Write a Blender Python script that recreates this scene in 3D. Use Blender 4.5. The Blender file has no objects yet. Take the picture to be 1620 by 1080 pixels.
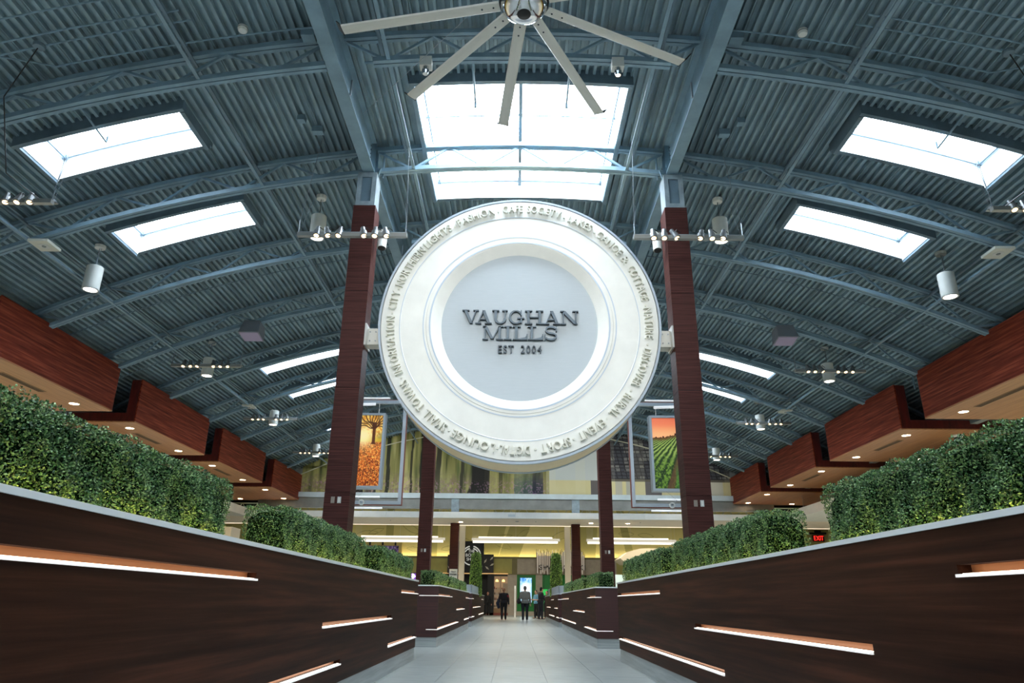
import bpy, math, random
import numpy as np
from mathutils import Vector, Matrix
random.seed(7); rng = np.random.RandomState(7)
sc = bpy.context.scene
COL = sc.collection
PI = math.pi

# ------------------------------------------------------------------ camera, world, exposure
F, PITCH, YAW, ROLL = 1116.01, 0.353864, -0.00549, 0.01044
def cam_axes():
    cp, sp, cy, sy = math.cos(PITCH), math.sin(PITCH), math.cos(YAW), math.sin(YAW)
    f = Vector((sy*cp, cy*cp, sp)); r = Vector((cy, -sy, 0)); u = r.cross(f)
    c, s = math.cos(ROLL), math.sin(ROLL)
    return r*c+u*s, u*c-r*s, f
_r, _u, _f = cam_axes()
cd = bpy.data.cameras.new('camera'); cam = bpy.data.objects.new('camera', cd); COL.objects.link(cam)
cd.sensor_width = 36; cd.sensor_fit = 'HORIZONTAL'; cd.lens = F/1620*36; cd.clip_start = .05; cd.clip_end = 500
cam.matrix_world = Matrix(((_r.x, _u.x, -_f.x, -.0693), (_r.y, _u.y, -_f.y, 0), (_r.z, _u.z, -_f.z, .94), (0, 0, 0, 1)))
sc.camera = cam

world = bpy.data.worlds.new('sky'); sc.world = world; world.use_nodes = True
wn = world.node_tree.nodes; wl = world.node_tree.links
bg = wn['Background']
bg.inputs[0].default_value = (.86, .94, 1.0, 1)        # flat bright overcast sky
bg.inputs[1].default_value = 27
sc.view_settings.view_transform = 'Standard'; sc.view_settings.look = 'None'
sc.view_settings.gamma = 1; sc.view_settings.use_curve_mapping = False
sc.view_settings.exposure = 0.0
cy = sc.cycles
cy.use_denoising = True
cy.max_bounces = 8; cy.diffuse_bounces = 5; cy.glossy_bounces = 3; cy.transparent_max_bounces = 6; cy.transmission_bounces = 3
cy.sample_clamp_indirect = 6; cy.caustics_reflective = False; cy.caustics_refractive = False

# ------------------------------------------------------------------ materials
MATS = {}
def lin(c): return tuple(((v/255)/12.92 if v/255 <= .04045 else ((v/255+.055)/1.055)**2.4) for v in c)
def mat(name, rgb, rough=.5, metal=0, spec=.5, emit=None, es=0, coat=0):
    if name in MATS: return MATS[name]
    m = bpy.data.materials.new(name); m.use_nodes = True
    b = m.node_tree.nodes['Principled BSDF']
    b.inputs['Base Color'].default_value = (*lin(rgb), 1); b.inputs['Roughness'].default_value = rough
    b.inputs['Metallic'].default_value = metal; b.inputs['Specular IOR Level'].default_value = spec
    b.inputs['Coat Weight'].default_value = coat
    if emit: b.inputs['Emission Color'].default_value = (*lin(emit), 1); b.inputs['Emission Strength'].default_value = es
    MATS[name] = m; return m
def grain(name, c1, c2, scale, rough=.45, detail=6, bump=.05, c3=None, spec=.5, contrast=(.3, .7)):
    """wood / brushed look: noise stretched by the mapping scale (object coordinates)"""
    m = mat(name, c1, rough, spec=spec); nt = m.node_tree; n = nt.nodes; l = nt.links
    b = n['Principled BSDF']
    tc = n.new('ShaderNodeTexCoord'); mp = n.new('ShaderNodeMapping'); mp.inputs['Scale'].default_value = scale
    no = n.new('ShaderNodeTexNoise'); no.inputs['Scale'].default_value = 1; no.inputs['Detail'].default_value = detail
    no.inputs['Roughness'].default_value = .6
    cr = n.new('ShaderNodeValToRGB'); cr.color_ramp.elements[0].position = contrast[0]; cr.color_ramp.elements[1].position = contrast[1]
    cr.color_ramp.elements[0].color = (*lin(c1), 1); cr.color_ramp.elements[1].color = (*lin(c2), 1)
    if c3:
        e = cr.color_ramp.elements.new((contrast[0]+contrast[1])/2); e.color = (*lin(c3), 1)
    l.new(tc.outputs['Object'], mp.inputs['Vector']); l.new(mp.outputs[0], no.inputs['Vector'])
    l.new(no.outputs['Fac'], cr.inputs[0]); l.new(cr.outputs[0], b.inputs['Base Color'])
    if bump:
        bp = n.new('ShaderNodeBump'); bp.inputs['Strength'].default_value = bump; bp.inputs['Distance'].default_value = .01
        l.new(no.outputs['Fac'], bp.inputs['Height']); l.new(bp.outputs[0], b.inputs['Normal'])
    return m
def painted(name, rgb, rough=.6, var=.12, scale=3.0, metal=0, spec=.4):
    """paint with faint blotches"""
    c = tuple(int(v*(1-var)) for v in rgb); d = tuple(min(255, int(v*(1+var))) for v in rgb)
    m = grain(name, c, d, (scale, scale, scale), rough, 4, .02, spec=spec)
    m.node_tree.nodes['Principled BSDF'].inputs['Metallic'].default_value = metal
    return m
def attr_mat(name, rough=.6, es=0, attr='paint', spec=.3):
    m = mat(name, (128, 128, 128), rough, spec=spec); nt = m.node_tree
    a = nt.nodes.new('ShaderNodeVertexColor'); a.layer_name = attr
    b = nt.nodes['Principled BSDF']; nt.links.new(a.outputs['Color'], b.inputs['Base Color'])
    if es:
        nt.links.new(a.outputs['Color'], b.inputs['Emission Color']); b.inputs['Emission Strength'].default_value = es
    return m

DECK = painted('deck_paint', (136, 158, 167), .55, .10, 1.2)
STEEL = painted('steel_paint', (122, 148, 162), .45, .08, 2.0)
STEELD = painted('steel_paint_dark', (102, 122, 134), .5, .1, 2.0)
BEAMP = painted('pale_blue_beam_paint', (196, 214, 222), .5, .05, 1.5)
GREYP = painted('grey_beam_paint', (132, 138, 138), .55, .08, 1.5)
CURB = mat('skylight_curb_white', (225, 232, 236), .35)
COLW = grain('column_veneer', (50, 26, 24), (88, 51, 46), (1.2, 1.2, 55), .55, 5, .12, spec=.12)
REDW = grain('bulkhead_veneer', (84, 28, 18), (168, 86, 60), (16, .5, 16), .5, 8, .05, c3=(124, 52, 36), contrast=(.32, .68), spec=.12)
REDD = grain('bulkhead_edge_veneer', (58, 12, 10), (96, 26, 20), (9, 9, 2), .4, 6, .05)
SOFW = grain('soffit_veneer', (150, 98, 62), (192, 138, 94), (14, .6, 14), .38, 7, .04)
PLW = grain('planter_veneer', (30, 14, 9), (76, 43, 29), (16, .45, 16), .52, 8, .02, c3=(51, 28, 18), spec=.06)
PLEND = grain('planter_end_veneer', (42, 18, 18), (66, 32, 30), (.8, 14, 40), .45, 6, .06)
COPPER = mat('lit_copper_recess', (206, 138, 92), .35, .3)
LIPW = mat('led_lip', (240, 244, 246), .4, emit=(255, 246, 236), es=.55)
TAPE = mat('led_tape', (255, 240, 220), .4, emit=(255, 236, 214), es=5)
CAPM = mat('grey_cap_laminate', (216, 222, 224), .4)
KICK = grain('brushed_kick_plate', (120, 128, 130), (164, 172, 172), (.8, .8, 22), .35, 5, .03)
TILE = grain('pale_floor_tile', (150, 156, 154), (172, 178, 174), (2.2, 26, 2), .27, 5, .008, spec=.5)
GROUT = mat('grout', (96, 100, 100), .8)
CREAM = painted('cream_plaster', (238, 238, 231), .55, .02, 2)
CREAM2 = mat('raised_letter_cream', (228, 227, 215), .5)
RIMG = mat('rim_grey', (176, 188, 200), .45)
GROOVE = mat('groove_blue_grey', (190, 204, 218), .5)
TANM = painted('tan_drum_side', (255, 226, 182), .6, .03, 2)
DISC = grain('brushed_silver_disc', (182, 192, 197), (188, 197, 202), (3, 3, 60), .5, 3, 0)
MET = mat('letter_steel', (96, 110, 120), .5, .15)
METD = mat('letter_side_dark', (52, 62, 70), .4, .5)
CHROME = mat('chrome', (215, 215, 215), .08, 1)
SPOTM = mat('spot_head_grey', (120, 124, 126), .4, .5)
BLACK = mat('black', (10, 10, 11), .5)
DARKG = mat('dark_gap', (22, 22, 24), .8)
WHITE = painted('white_paint', (228, 228, 222), .5, .02, 2)
FANM = mat('fan_blade_grey', (214, 210, 200), .45)
ALU = mat('aluminium_frame', (176, 186, 194), .35, .6)
ALUG = mat('grey_track_channel', (150, 152, 148), .4, .3)
RUST = mat('frame_edge_red_brown', (128, 70, 56), .6)
WIRE = mat('steel_wire', (150, 158, 164), .4, .6)
LAMPW = mat('lamp_lens', (255, 236, 205), .4, emit=(255, 214, 160), es=4)
LAMPC = mat('downlight_lens', (255, 245, 230), .4, emit=(255, 238, 214), es=9)
LEDW = mat('led_tube', (255, 250, 240), .4, emit=(255, 246, 232), es=1.0)
COVE = mat('cove_led', (255, 240, 190), .4, emit=(255, 240, 200), es=20)
HEDGELED = mat('planter_grow_led', (255, 240, 190), .4, emit=(255, 226, 128), es=130)
PLATE = mat('socket_plate', (200, 202, 198), .4)
OLIVE = painted('olive_panel', (164, 158, 92), .6, .04, 2)
OLIVED = painted('dark_olive_panel', (122, 114, 78), .6, .04, 2)
TAUPE = painted('taupe_panel', (172, 160, 144), .6, .04, 4)
GREEN = mat('green_storefront', (24, 122, 48), .3)
GREENL = mat('backlit_green', (40, 190, 80), .4, emit=(60, 210, 100), es=.5)
GLASSF = mat('frosted_glass', (150, 160, 166), .35)
SOIL = mat('soil', (40, 30, 22), .9)

def glass_pane_mat():
    m = bpy.data.materials.new('skylight_glass'); m.use_nodes = True; n = m.node_tree.nodes; l = m.node_tree.links
    n.clear(); o = n.new('ShaderNodeOutputMaterial'); t = n.new('ShaderNodeBsdfTransparent'); t.inputs[0].default_value = (.95, .97, 1, 1)
    g = n.new('ShaderNodeBsdfGlossy'); g.inputs['Roughness'].default_value = .05
    mx = n.new('ShaderNodeMixShader'); mx.inputs[0].default_value = .05
    l.new(t.outputs[0], mx.inputs[1]); l.new(g.outputs[0], mx.inputs[2]); l.new(mx.outputs[0], o.inputs[0]); return m
PANE = glass_pane_mat()

def leaf_mat(name, dark, mid, light):
    m = mat(name, mid, .42, spec=.5); nt = m.node_tree; n = nt.nodes; l = nt.links; b = n['Principled BSDF']
    g = n.new('ShaderNodeNewGeometry'); cr = n.new('ShaderNodeValToRGB')
    cr.color_ramp.elements[0].color = (*lin(dark), 1); cr.color_ramp.elements[1].color = (*lin(light), 1)
    e = cr.color_ramp.elements.new(.5); e.color = (*lin(mid), 1)
    l.new(g.outputs['Random Per Island'], cr.inputs[0]); l.new(cr.outputs[0], b.inputs['Base Color'])
    b.inputs['Subsurface Weight'].default_value = 0
    return m
LEAF = leaf_mat('box_leaves', (18, 46, 24), (56, 104, 52), (150, 180, 118))
LEAFT = leaf_mat('topiary_leaves', (60, 88, 24), (104, 136, 44), (160, 186, 84))
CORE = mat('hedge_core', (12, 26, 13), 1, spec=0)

# ------------------------------------------------------------------ mesh helpers
ORG = {}
def setp(o, label=None, cat=None, group=None, kind=None):
    if label: o['label'] = label
    if cat: o['category'] = cat
    if group: o['group'] = group
    if kind: o['kind'] = kind
    return o
def thing(name, label, cat, loc=(0, 0, 0), group=None, kind=None):
    o = bpy.data.objects.new(name, None); COL.objects.link(o); o.location = loc; o.empty_display_size = .1
    ORG[o.name] = Vector(loc); setp(o, label, cat, group, kind); return o
class M:
    def __init__(s): s.v = []; s.f = []; s.mi = []; s.cur = 0
    def add(s, vs, fs):
        b = len(s.v); s.v += [tuple(v) for v in vs]; s.f += [tuple(b+i for i in f) for f in fs]; s.mi += [s.cur]*len(fs); return s
    def box(s, x0, x1, y0, y1, z0, z1):
        return s.add([(x0, y0, z0), (x1, y0, z0), (x1, y1, z0), (x0, y1, z0), (x0, y0, z1), (x1, y0, z1), (x1, y1, z1), (x0, y1, z1)],
                     [(0, 3, 2, 1), (4, 5, 6, 7), (0, 1, 5, 4), (1, 2, 6, 5), (2, 3, 7, 6), (3, 0, 4, 7)])
    def bar(s, p, q, w, h=None, up=(0, 0, 1)):
        """square bar between two points"""
        h = h or w; p = Vector(p); q = Vector(q); d = (q-p).normalized(); up = Vector(up)
        if abs(d.dot(up)) > .95: up = Vector((1, 0, 0))
        a = d.cross(up).normalized()*(w/2); b = a.cross(d).normalized()*(h/2)
        return s.add([p-a-b, p+a-b, p+a+b, p-a+b, q-a-b, q+a-b, q+a+b, q-a+b],
                     [(0, 1, 2, 3), (7, 6, 5, 4), (0, 4, 5, 1), (1, 5, 6, 2), (2, 6, 7, 3), (3, 7, 4, 0)])
    def tube(s, p, q, r, n=8, r2=None):
        p = Vector(p); q = Vector(q); d = (q-p).normalized(); a = d.orthogonal().normalized(); b = d.cross(a); r2 = r if r2 is None else r2
        vs = [p+(a*math.cos(2*PI*i/n)+b*math.sin(2*PI*i/n))*r for i in range(n)]+[q+(a*math.cos(2*PI*i/n)+b*math.sin(2*PI*i/n))*r2 for i in range(n)]
        fs = [(i, (i+1) % n, n+(i+1) % n, n+i) for i in range(n)]+[tuple(range(n-1, -1, -1)), tuple(range(n, 2*n))]
        return s.add(vs, fs)
    def poly(s, pts, r, n=6):
        for a, b in zip(pts[:-1], pts[1:]): s.tube(a, b, r, n)
        return s
    def lathe(s, prof, c, axis='z', n=24, caps=True):
        """prof: (radius, height) pairs along the axis"""
        c = Vector(c); vs = []
        for r, h in prof:
            for i in range(n):
                a = 2*PI*i/n; u, w = r*math.cos(a), r*math.sin(a)
                vs.append(c+(Vector((u, w, h)) if axis == 'z' else Vector((u, h, w)) if axis == 'y' else Vector((h, u, w))))
        fs = []
        for k in range(len(prof)-1):
            for i in range(n):
                j = (i+1) % n; fs.append((k*n+i, k*n+j, (k+1)*n+j, (k+1)*n+i))
        if n == 128 or not caps or (len(prof) == 4 and prof[0][0] == prof[3][0]): return s.add(vs, fs)
        if prof[0][0] > 0: fs.append(tuple(range(n-1, -1, -1)))
        if prof[-1][0] > 0: fs.append(tuple(range((len(prof)-1)*n, len(prof)*n)))
        return s.add(vs, fs)
    def arc(s, x0, x1, y0, y1, zt, zb, n=10):
        """curved bar following the roof arch across x; zt, zb: crown heights of its top and bottom"""
        vs = []
        for i in range(n+1):
            x = x0+(x1-x0)*i/n
            vs += [(x, y0, arch(x, zb)), (x, y1, arch(x, zb)), (x, y1, arch(x, zt)), (x, y0, arch(x, zt))]
        fs = []
        for i in range(n):
            a = 4*i; b = a+4
            fs += [(a, b, b+1, a+1), (a+1, b+1, b+2, a+2), (a+2, b+2, b+3, a+3), (a+3, b+3, b, a)]
        fs += [(0, 1, 2, 3), (4*n+3, 4*n+2, 4*n+1, 4*n)]
        return s.add(vs, fs)
    def mesh(s, name, mats, org=Vector((0, 0, 0)), smooth=False):
        me = bpy.data.meshes.new(name)
        me.from_pydata([tuple(Vector(v)-org) for v in s.v], [], s.f)
        if not isinstance(mats, (list, tuple)): mats = [mats]
        for m in mats: me.materials.append(m)
        if len(mats) > 1: me.polygons.foreach_set('material_index', s.mi)
        if smooth: me.polygons.foreach_set('use_smooth', [True]*len(me.polygons))
        me.update(); return me
    def build(s, name, mats, parent=None, smooth=False, origin=None, **kw):
        """ONE mesh object; its origin is the parent's, or given"""
        po = ORG.get(parent.name, Vector((0, 0, 0))) if parent else Vector((0, 0, 0))
        org = Vector(origin) if origin is not None else po
        o = bpy.data.objects.new(name, s.mesh(name, mats, org, smooth)); COL.objects.link(o)
        if parent: o.parent = parent
        o.location = org-po; ORG[o.name] = org
        return setp(o, **kw)
def copy_tree(o, parent=None, loc=None):
    c = o.copy(); COL.objects.link(c); c.parent = parent
    if loc is not None: c.location = loc
    for ch in list(o.children): copy_tree(ch, c)
    return c
RR = 30.0
def arch(x, z0): return z0-RR+math.sqrt(RR*RR-min(abs(x), 29)**2)
DECKZ = 11.16
def B(x0, x1, y0, y1, z0, z1): return M().box(x0, x1, y0, y1, z0, z1)

# ------------------------------------------------------------------ skylights: list of openings (x0,x1,y0,y1)
SKY = []
for yy in ((11.75, 13.0), (15.15, 16.4), (25.5, 26.75), (29.05, 30.25), (36.0, 37.2), (.2, 1.5), (3.8, 5.1)):  # last two rows are unseen overhead, added for ambient light
    for s in (-1, 1): SKY.append((min(s*6.9, s*9.92), max(s*6.9, s*9.92), *yy))
CEN = [(-2.2, 2.2, 11.8, 16.3), (-2.2, 2.2, 25.8, 30.3), (-2.2, 2.2, -1.0, 3.5)]  # the last opening is out of view, added to let in more sky light
def holes_at(x):
    return sorted([(a[2], a[3]) for a in SKY+CEN if a[0] < x < a[1]])
YB, YF = -7.0, 42.0

# ceiling: corrugated roof deck in panels, a part each
ceiling = thing('ceiling', None, None, (0, 0, DECKZ), kind='structure')
pitch = .155; nr = int(15.7/pitch); per = 4
def rib(m, k, seam=False):
    th = k*pitch/RR; x = RR*math.sin(th)
    iv = []; y = YB
    for a, b in holes_at(x): iv.append((y, a)); y = b
    iv.append((y, YF))
    pr = [(-.0775, 0), (-.0225, 0), (-.010, .105), (.065, .105), (.0775, 0)]
    if seam: pr = [(-.0775, 0), (-.062, 0), (-.060, .02), (-.054, .02), (-.052, -.004), (-.046, -.004), (-.044, .02), (-.038, .02), (-.036, 0), (-.0225, 0), (-.010, .105), (.065, .105), (.0775, 0)]
    np_ = len(pr)
    pts = []
    for t, n in pr:
        a = th+t/RR; r = RR+n; pts.append((r*math.sin(a), DECKZ-RR+r*math.cos(a)))
    for a, b in iv:
        vs = [(p[0], a, p[1]) for p in pts]+[(p[0], b, p[1]) for p in pts]
        m.add(vs, [(i, i+1, i+np_+1, i+np_) for i in range(np_-1)])
k = -nr
while k < nr:
    m = M()
    for j in range(k, min(k+per, nr)): rib(m, j, j == k)
    m.build('deck_panel', DECK, ceiling); k += per

# skylight wells with glass: window_1 ...
def skylight(i, x0, x1, y0, y1, central):
    w = thing('window_%d' % i, None, None, ((x0+x1)/2, (y0+y1)/2, arch((x0+x1)/2, DECKZ)), kind='structure')
    zt, zb, t = DECKZ+.45, 10.95, .1
    n = 8
    M().arc(x0-t, x1+t, y0-t, y0, zt, zb, n).arc(x0-t, x1+t, y1, y1+t, zt, zb+.1, n).build('curb', STEELD, w)
    m = M()
    for xx in (x0, x1):
        zz = arch(xx, 0); sg = -1 if xx == x0 else 1
        a, b = sorted((xx, xx+sg*t)); m.box(a, b, y0, y1, zz+zb, zz+zt)
    m.build('curb', STEELD, w)
    m = M(); e = .012
    m.arc(x0+e, x1-e, y1-e, y1, zt-.03, zb+.1, n)
    m.box(x0, x0+e, y0, y1, arch(x0, zb+.06), arch(x0, zt-.03)); m.box(x1-e, x1, y0, y1, arch(x1, zb+.06), arch(x1, zt-.03))
    m.build('well_lining', CURB, w)
    M().arc(x0, x1, y0, y1, zt+.02, zt, n).build('glass_pane', PANE, w)
    m = M()
    m.arc(x0, x1, y1-.08, y1-.045, zt, zt-.09, n)
    for xx in (x0+.05, x1-.07): m.box(xx, xx+.035, y0, y1, arch(xx, zt-.09), arch(xx, zt))
    if central:
        for xx in (-.04,): m.box(xx, xx+.08, y0, y1, arch(0, zt-.2), arch(0, zt-.02))
        m.arc(x0, x1, (y0+y1)/2-.5, (y0+y1)/2-.47, zt-.02, zt-.07, n)
    m.build('glazing_bar', STEELD, w)
    # a portal guides the sky's own light through the opening (adds none)
    ld = bpy.data.lights.new('skylight_portal', 'AREA'); ld.shape = 'RECTANGLE'; ld.size = x1-x0; ld.size_y = y1-y0
    ld.cycles.is_portal = True
    lo = bpy.data.objects.new('skylight_portal', ld); COL.objects.link(lo)
    xm = (x0+x1)/2; ang = math.asin(xm/RR)
    lo.location = (xm, (y0+y1)/2, arch(xm, zt+.06)); lo.rotation_euler = (0, ang, 0)
n = 0
for a in CEN: n += 1; skylight(n, *a, True)
for a in SKY: n += 1; skylight(n, *a, False)

# outer enclosure
wl_ = thing('wall_left', None, None, (-15, 17, 6), kind='structure')
B(-15.2, -14.95, YB, 42, 6.6, 9.5).build('upper_wall', GREYP, wl_)
B(-27.2, -27, YB, 60.4, 0, 8).build('lower_wall', OLIVE, wl_)
wr_ = thing('wall_right', None, None, (15, 17, 6), kind='structure')
B(14.95, 15.2, YB, 42, 6.6, 9.5).build('upper_wall', GREYP, wr_)
B(27, 27.2, YB, 60.4, 0, 8).build('lower_wall', OLIVE, wr_)
B(-27, 27, YB-.2, YB, 0, 11.6).build('wall_rear', CREAM, kind='structure')
m = M(); m.box(-27, -14.9, YB, 60.4, 7.9, 8.0).box(14.9, 27, YB, 60.4, 7.9, 8.0).box(-27, 27, 42.6, 60.4, 7.9, 8.0)
m.build('ceiling', painted('shop_ceiling_grey', (70, 72, 72), .8), kind='structure')

# ------------------------------------------------------------------ floor of tiles
floor = thing('floor', None, None, (0, 20, 0), kind='structure')
B(-27, 27, YB, 60.4, -.1, -.006).build('slab', GROUT, floor)
tw = .7025; gx = -.336; gy = 16.18
tb = bpy.data.meshes.new('tile')
g_ = .0022
mm = B(g_, tw-g_, g_, 2*tw-g_, -.02, 0).mesh('tile', TILE)
cols = range(-3, 4)
for i in cols:
    for j in range(-7, 24):
        o = bpy.data.objects.new('tile', mm); COL.objects.link(o); o.parent = floor
        o.location = (gx+i*tw-0, gy+j*2*tw-20, random.uniform(-.0006, .0006))
xl, xr = gx-3*tw, gx+4*tw; ys, ye = gy-14*tw, gy+48*tw
m = M(); m.box(-27, xl, YB, 58, -.006, 0).box(xr, 27, YB, 58, -.006, 0).box(xl, xr, YB, ys, -.006, 0).box(xl, xr, ye, 58, -.006, 0)
m.box(-27, 27, 58, 60.4, -.006, 0)
m.build('far_paving', TILE, floor, kind='stuff')

# ------------------------------------------------------------------ columns
def column(s, k, label, outlets=True, sleeve=True):
    Y = 14*k; x = s*3.48; w = .245
    top = 9.25 if k < 3 else 5.2
    c = thing('clad_column', label, 'column', (x, Y, 0), group='dark veneer columns')
    zs = [0, 2.9, 5.0, 7.15, top] if k < 3 else [0, 2.6, top]
    m = M()
    for a, b in zip(zs[:-1], zs[1:]): m.box(x-w, x+w, Y-w, Y+w, a+.004, b-.004)
    m.build('cladding', COLW, c)
    B(x-w+.01, x+w-.01, Y-w+.01, Y+w-.01, 0, top-.01).build('joint_backing', BLACK, c)
    if sleeve:
        m = M(); v = w-.03; z0, z1 = top-.005, 10.12
        m.box(x-v, x+v, Y-v+.02, Y+v, z0, z1)
        m.box(x-v, x-v+.1, Y-v-.01, Y-v+.02, z0, z1).box(x+v-.1, x+v, Y-v-.01, Y-v+.02, z0, z1)
        m.box(x-v+.1, x+v-.1, Y-v-.01, Y-v+.02, z1-.12, z1).box(x-v+.1, x+v-.1, Y-v-.01, Y-v+.02, z0, z0+.12)
        m.build('upper_sleeve', painted('sleeve_grey_blue', (150, 164, 170), .5), c)
        B(x-v+.11, x+v-.11, Y-v+.005, Y-v+.022, z0+.13, z1-.13).build('recess_panel', STEELD, c)
        m = M(); m.box(x-.13, x+.13, Y-.16, Y-.14, 10.1, 11.1).box(x-.13, x+.13, Y+.14, Y+.16, 10.1, 11.1).box(x-.012, x+.012, Y-.15, Y+.15, 10.1, 11.1)
        m.build('steel_post', STEEL, c)
        m = M(); m.tube((x-s*.3, Y+.02, 10.12), (x-s*.3, Y+.02, 10.9), .02).tube((x-s*.27, Y-.1, 10.3), (x-s*.2, Y-.1, 10.05), .02)
        m.build('conduit', STEEL, c)
    if outlets:
        for dx, mt in ((-.075, mat('beige_outlet', (150, 140, 128), .5)), (.05, PLATE)):
            p = B(x+dx-.035, x+dx+.035, Y-w-.012, Y-w, 2.69, 2.81).build('outlet_plate', mt, c)
            B(x+dx-.016, x+dx+.016, Y-w-.02, Y-w-.012, 2.71, 2.79).build('socket', WHITE if mt is PLATE else mt, p)
    return c
nm = {1: 'nearest', 2: 'second nearest', 3: 'third and shorter'}
for s, sd in ((-1, 'left'), (1, 'right')):
    for k in (1, 2, 3):
        d = {1: 'tall dark brown veneered column, nearest on the %s, touching the big round sign',
             2: 'dark brown veneered column behind the round sign on the %s, second along',
             3: 'short dark brown veneered column under the white soffit at the %s end of the walkway'}[k] % sd
        c = column(s, k, d, k < 3, k < 3)
    c = thing('cream_pillar', 'slim cream pillar lit from above beside the short dark column, %s side' % sd, 'column', (s*4.02, 56, 0))
    B(s*4.02-.21, s*4.02+.21, 55.8, 56.2, 0, 6.5).build('shaft', mat('cream_pillar_paint', (240, 226, 200), .5), c)
    B(s*4.02-.23, s*4.02+.23, 55.78, 56.22, 0, .15).build('base', KICK, c)
# brackets that carry the round sign
for s, sd in ((-1, 'left'), (1, 'right')):
    b = thing('sign_bracket', 'small pale steel bracket holding the round sign to the %s column' % sd, 'bracket', (s*3.08, 14, 6.18))
    m = M(); a0, a1 = sorted((s*2.9, s*3.24)); m.box(a0, a1, 13.95, 14.25, 6.0, 6.36); m.build('bracket_arm', WHITE, b)
    a0, a1 = sorted((s*3.2, s*3.235)); B(a0, a1, 13.78, 14.24, 5.94, 6.42).build('mounting_plate', PLATE, b)
    m = M()
    for dz in (.08, .28):
        for dx in (.08, .2): m.tube((s*(2.95+dx), 13.945, 6.0+dz), (s*(2.95+dx), 13.93, 6.0+dz), .015)
    m.build('bolt', WIRE, b)
# tray station notice on the short left column
p = thing('notice_board', 'white tray station notice on the short dark column at left', 'sign', (-3.47, 41.74, 2.2))
B(-3.69, -3.24, 41.72, 41.75, 1.5, 2.66).build('board', WHITE, p)

# ------------------------------------------------------------------ girders along the hall
for s, sd in ((-1, 'left'), (1, 'right')):
    g = thing('roof_girder', 'deep blue-grey steel girder running lengthwise over the %s columns' % sd, 'girder', (s*3.47, 17, 10.15), group='lengthwise roof girders')
    x = s*3.47
    for a, b in ((YB, 13.82), (14.2, 27.8), (14.2+14, 41.9)):
        m = M(); m.box(x-.13, x+.13, a, b, 10.15, 10.18).box(x-.13, x+.13, a, b, 10.93, 10.96).box(x-.012, x+.012, a, b, 10.18, 10.93)
        m.build('girder_section', STEEL, g)
    m = M()
    for yy in (13.75, 14.25, 27.75):
        for q in range(6): m.tube((x-s*.012, yy, 10.28+q*.11), (x-s*.04, yy, 10.28+q*.11), .018, 6)
    m.build('bolt', STEELD, g, kind='stuff')
    m = M()
    for yy in (11.2, 18.0): m.box(x-s*.15-.015, x-s*.15+.015, yy-.02, yy+.02, 10.15, 10.5)
    m.build('clip', WIRE, g)

# ------------------------------------------------------------------ arched trusses
ordinal = ['nearest', 'second', 'third', 'fourth', 'fifth', 'sixth', 'seventh', 'eighth', 'ninth']
where = {0: 'crossing behind the fan blades at the top of the photo', 1: 'crossing the middle of the central skylight at the first columns',
         2: 'third along, just past the second pair of side skylights', 3: 'fourth along, carrying the two purple-grey speaker boxes',
         4: 'fifth along, just before the third pair of side skylights', 5: 'sixth along, at the second pair of columns',
         6: 'seventh along, just past the fourth pair of side skylights', 7: 'eighth along, close before the far picture wall', 8: 'ninth and last, right before the far picture wall'}
BZ, TZ = 10.40, 10.98
for k in range(9):
    Y = 10.5+3.5*k
    t = thing('arched_truss', 'blue-grey arched roof truss, '+where[k], 'truss', (0, Y, 10.5), group='arched roof trusses')
    # bays: left, centre, right
    for (a, b) in ((-14.9, -3.62), (-3.33, 3.33), (3.62, 14.9)):
        nn = 12 if b-a > 8 else 6
        lo_a, lo_b = (a+.35, b-.35) if k % 4 != 1 and abs(a) < 3.4 else (a, b)
        if k == 0 and abs(a) < 3.4: lo_a, lo_b = -2.75, 2.75
        if a < -12.4: lo_a = -12.47
        if b > 12.4: lo_b = 12.42
        M().arc(a, b, Y-.09, Y-.012, TZ+.1, TZ, nn).arc(a, b, Y+.012, Y+.09, TZ+.1, TZ, nn).build('top_chord', STEEL, t)
        M().arc(lo_a, lo_b, Y-.09, Y-.012, BZ+.1, BZ, nn).arc(lo_a, lo_b, Y+.012, Y+.09, BZ+.1, BZ, nn).build('bottom_chord', STEEL, t)
        # webs: zigzag; bottom nodes spaced ~1.9
        L = b-a; q = max(3, round(L/1.85)); st = L/q
        for j in range(q):
            x0 = a+j*st; xm = x0+st/2; x1 = x0+st
            if abs(xm) > 12.35: continue
            for xa, xb in ((x0, xm), (x1, xm)):
                M().bar((xa, Y, arch(xa, TZ+.03)), (xb, Y, arch(xb, BZ+.06)), .045, .05).build('web_brace', STEEL, t)
    # sprinkler / conduit pipe that rides between the chords
    if k < 8:
        for (a, b) in ((-14.5, -3.9), (-3.0, 3.0), (3.9, 14.5)) if k % 2 == 0 else ((-14.5, -3.9), (3.9, 14.5)):
            zz = BZ+.33; M().poly([(a+(b-a)*i/10, Y+.3, arch(a+(b-a)*i/10, zz)) for i in range(11)], .028, 6).build('pipe', STEEL, t)
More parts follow.
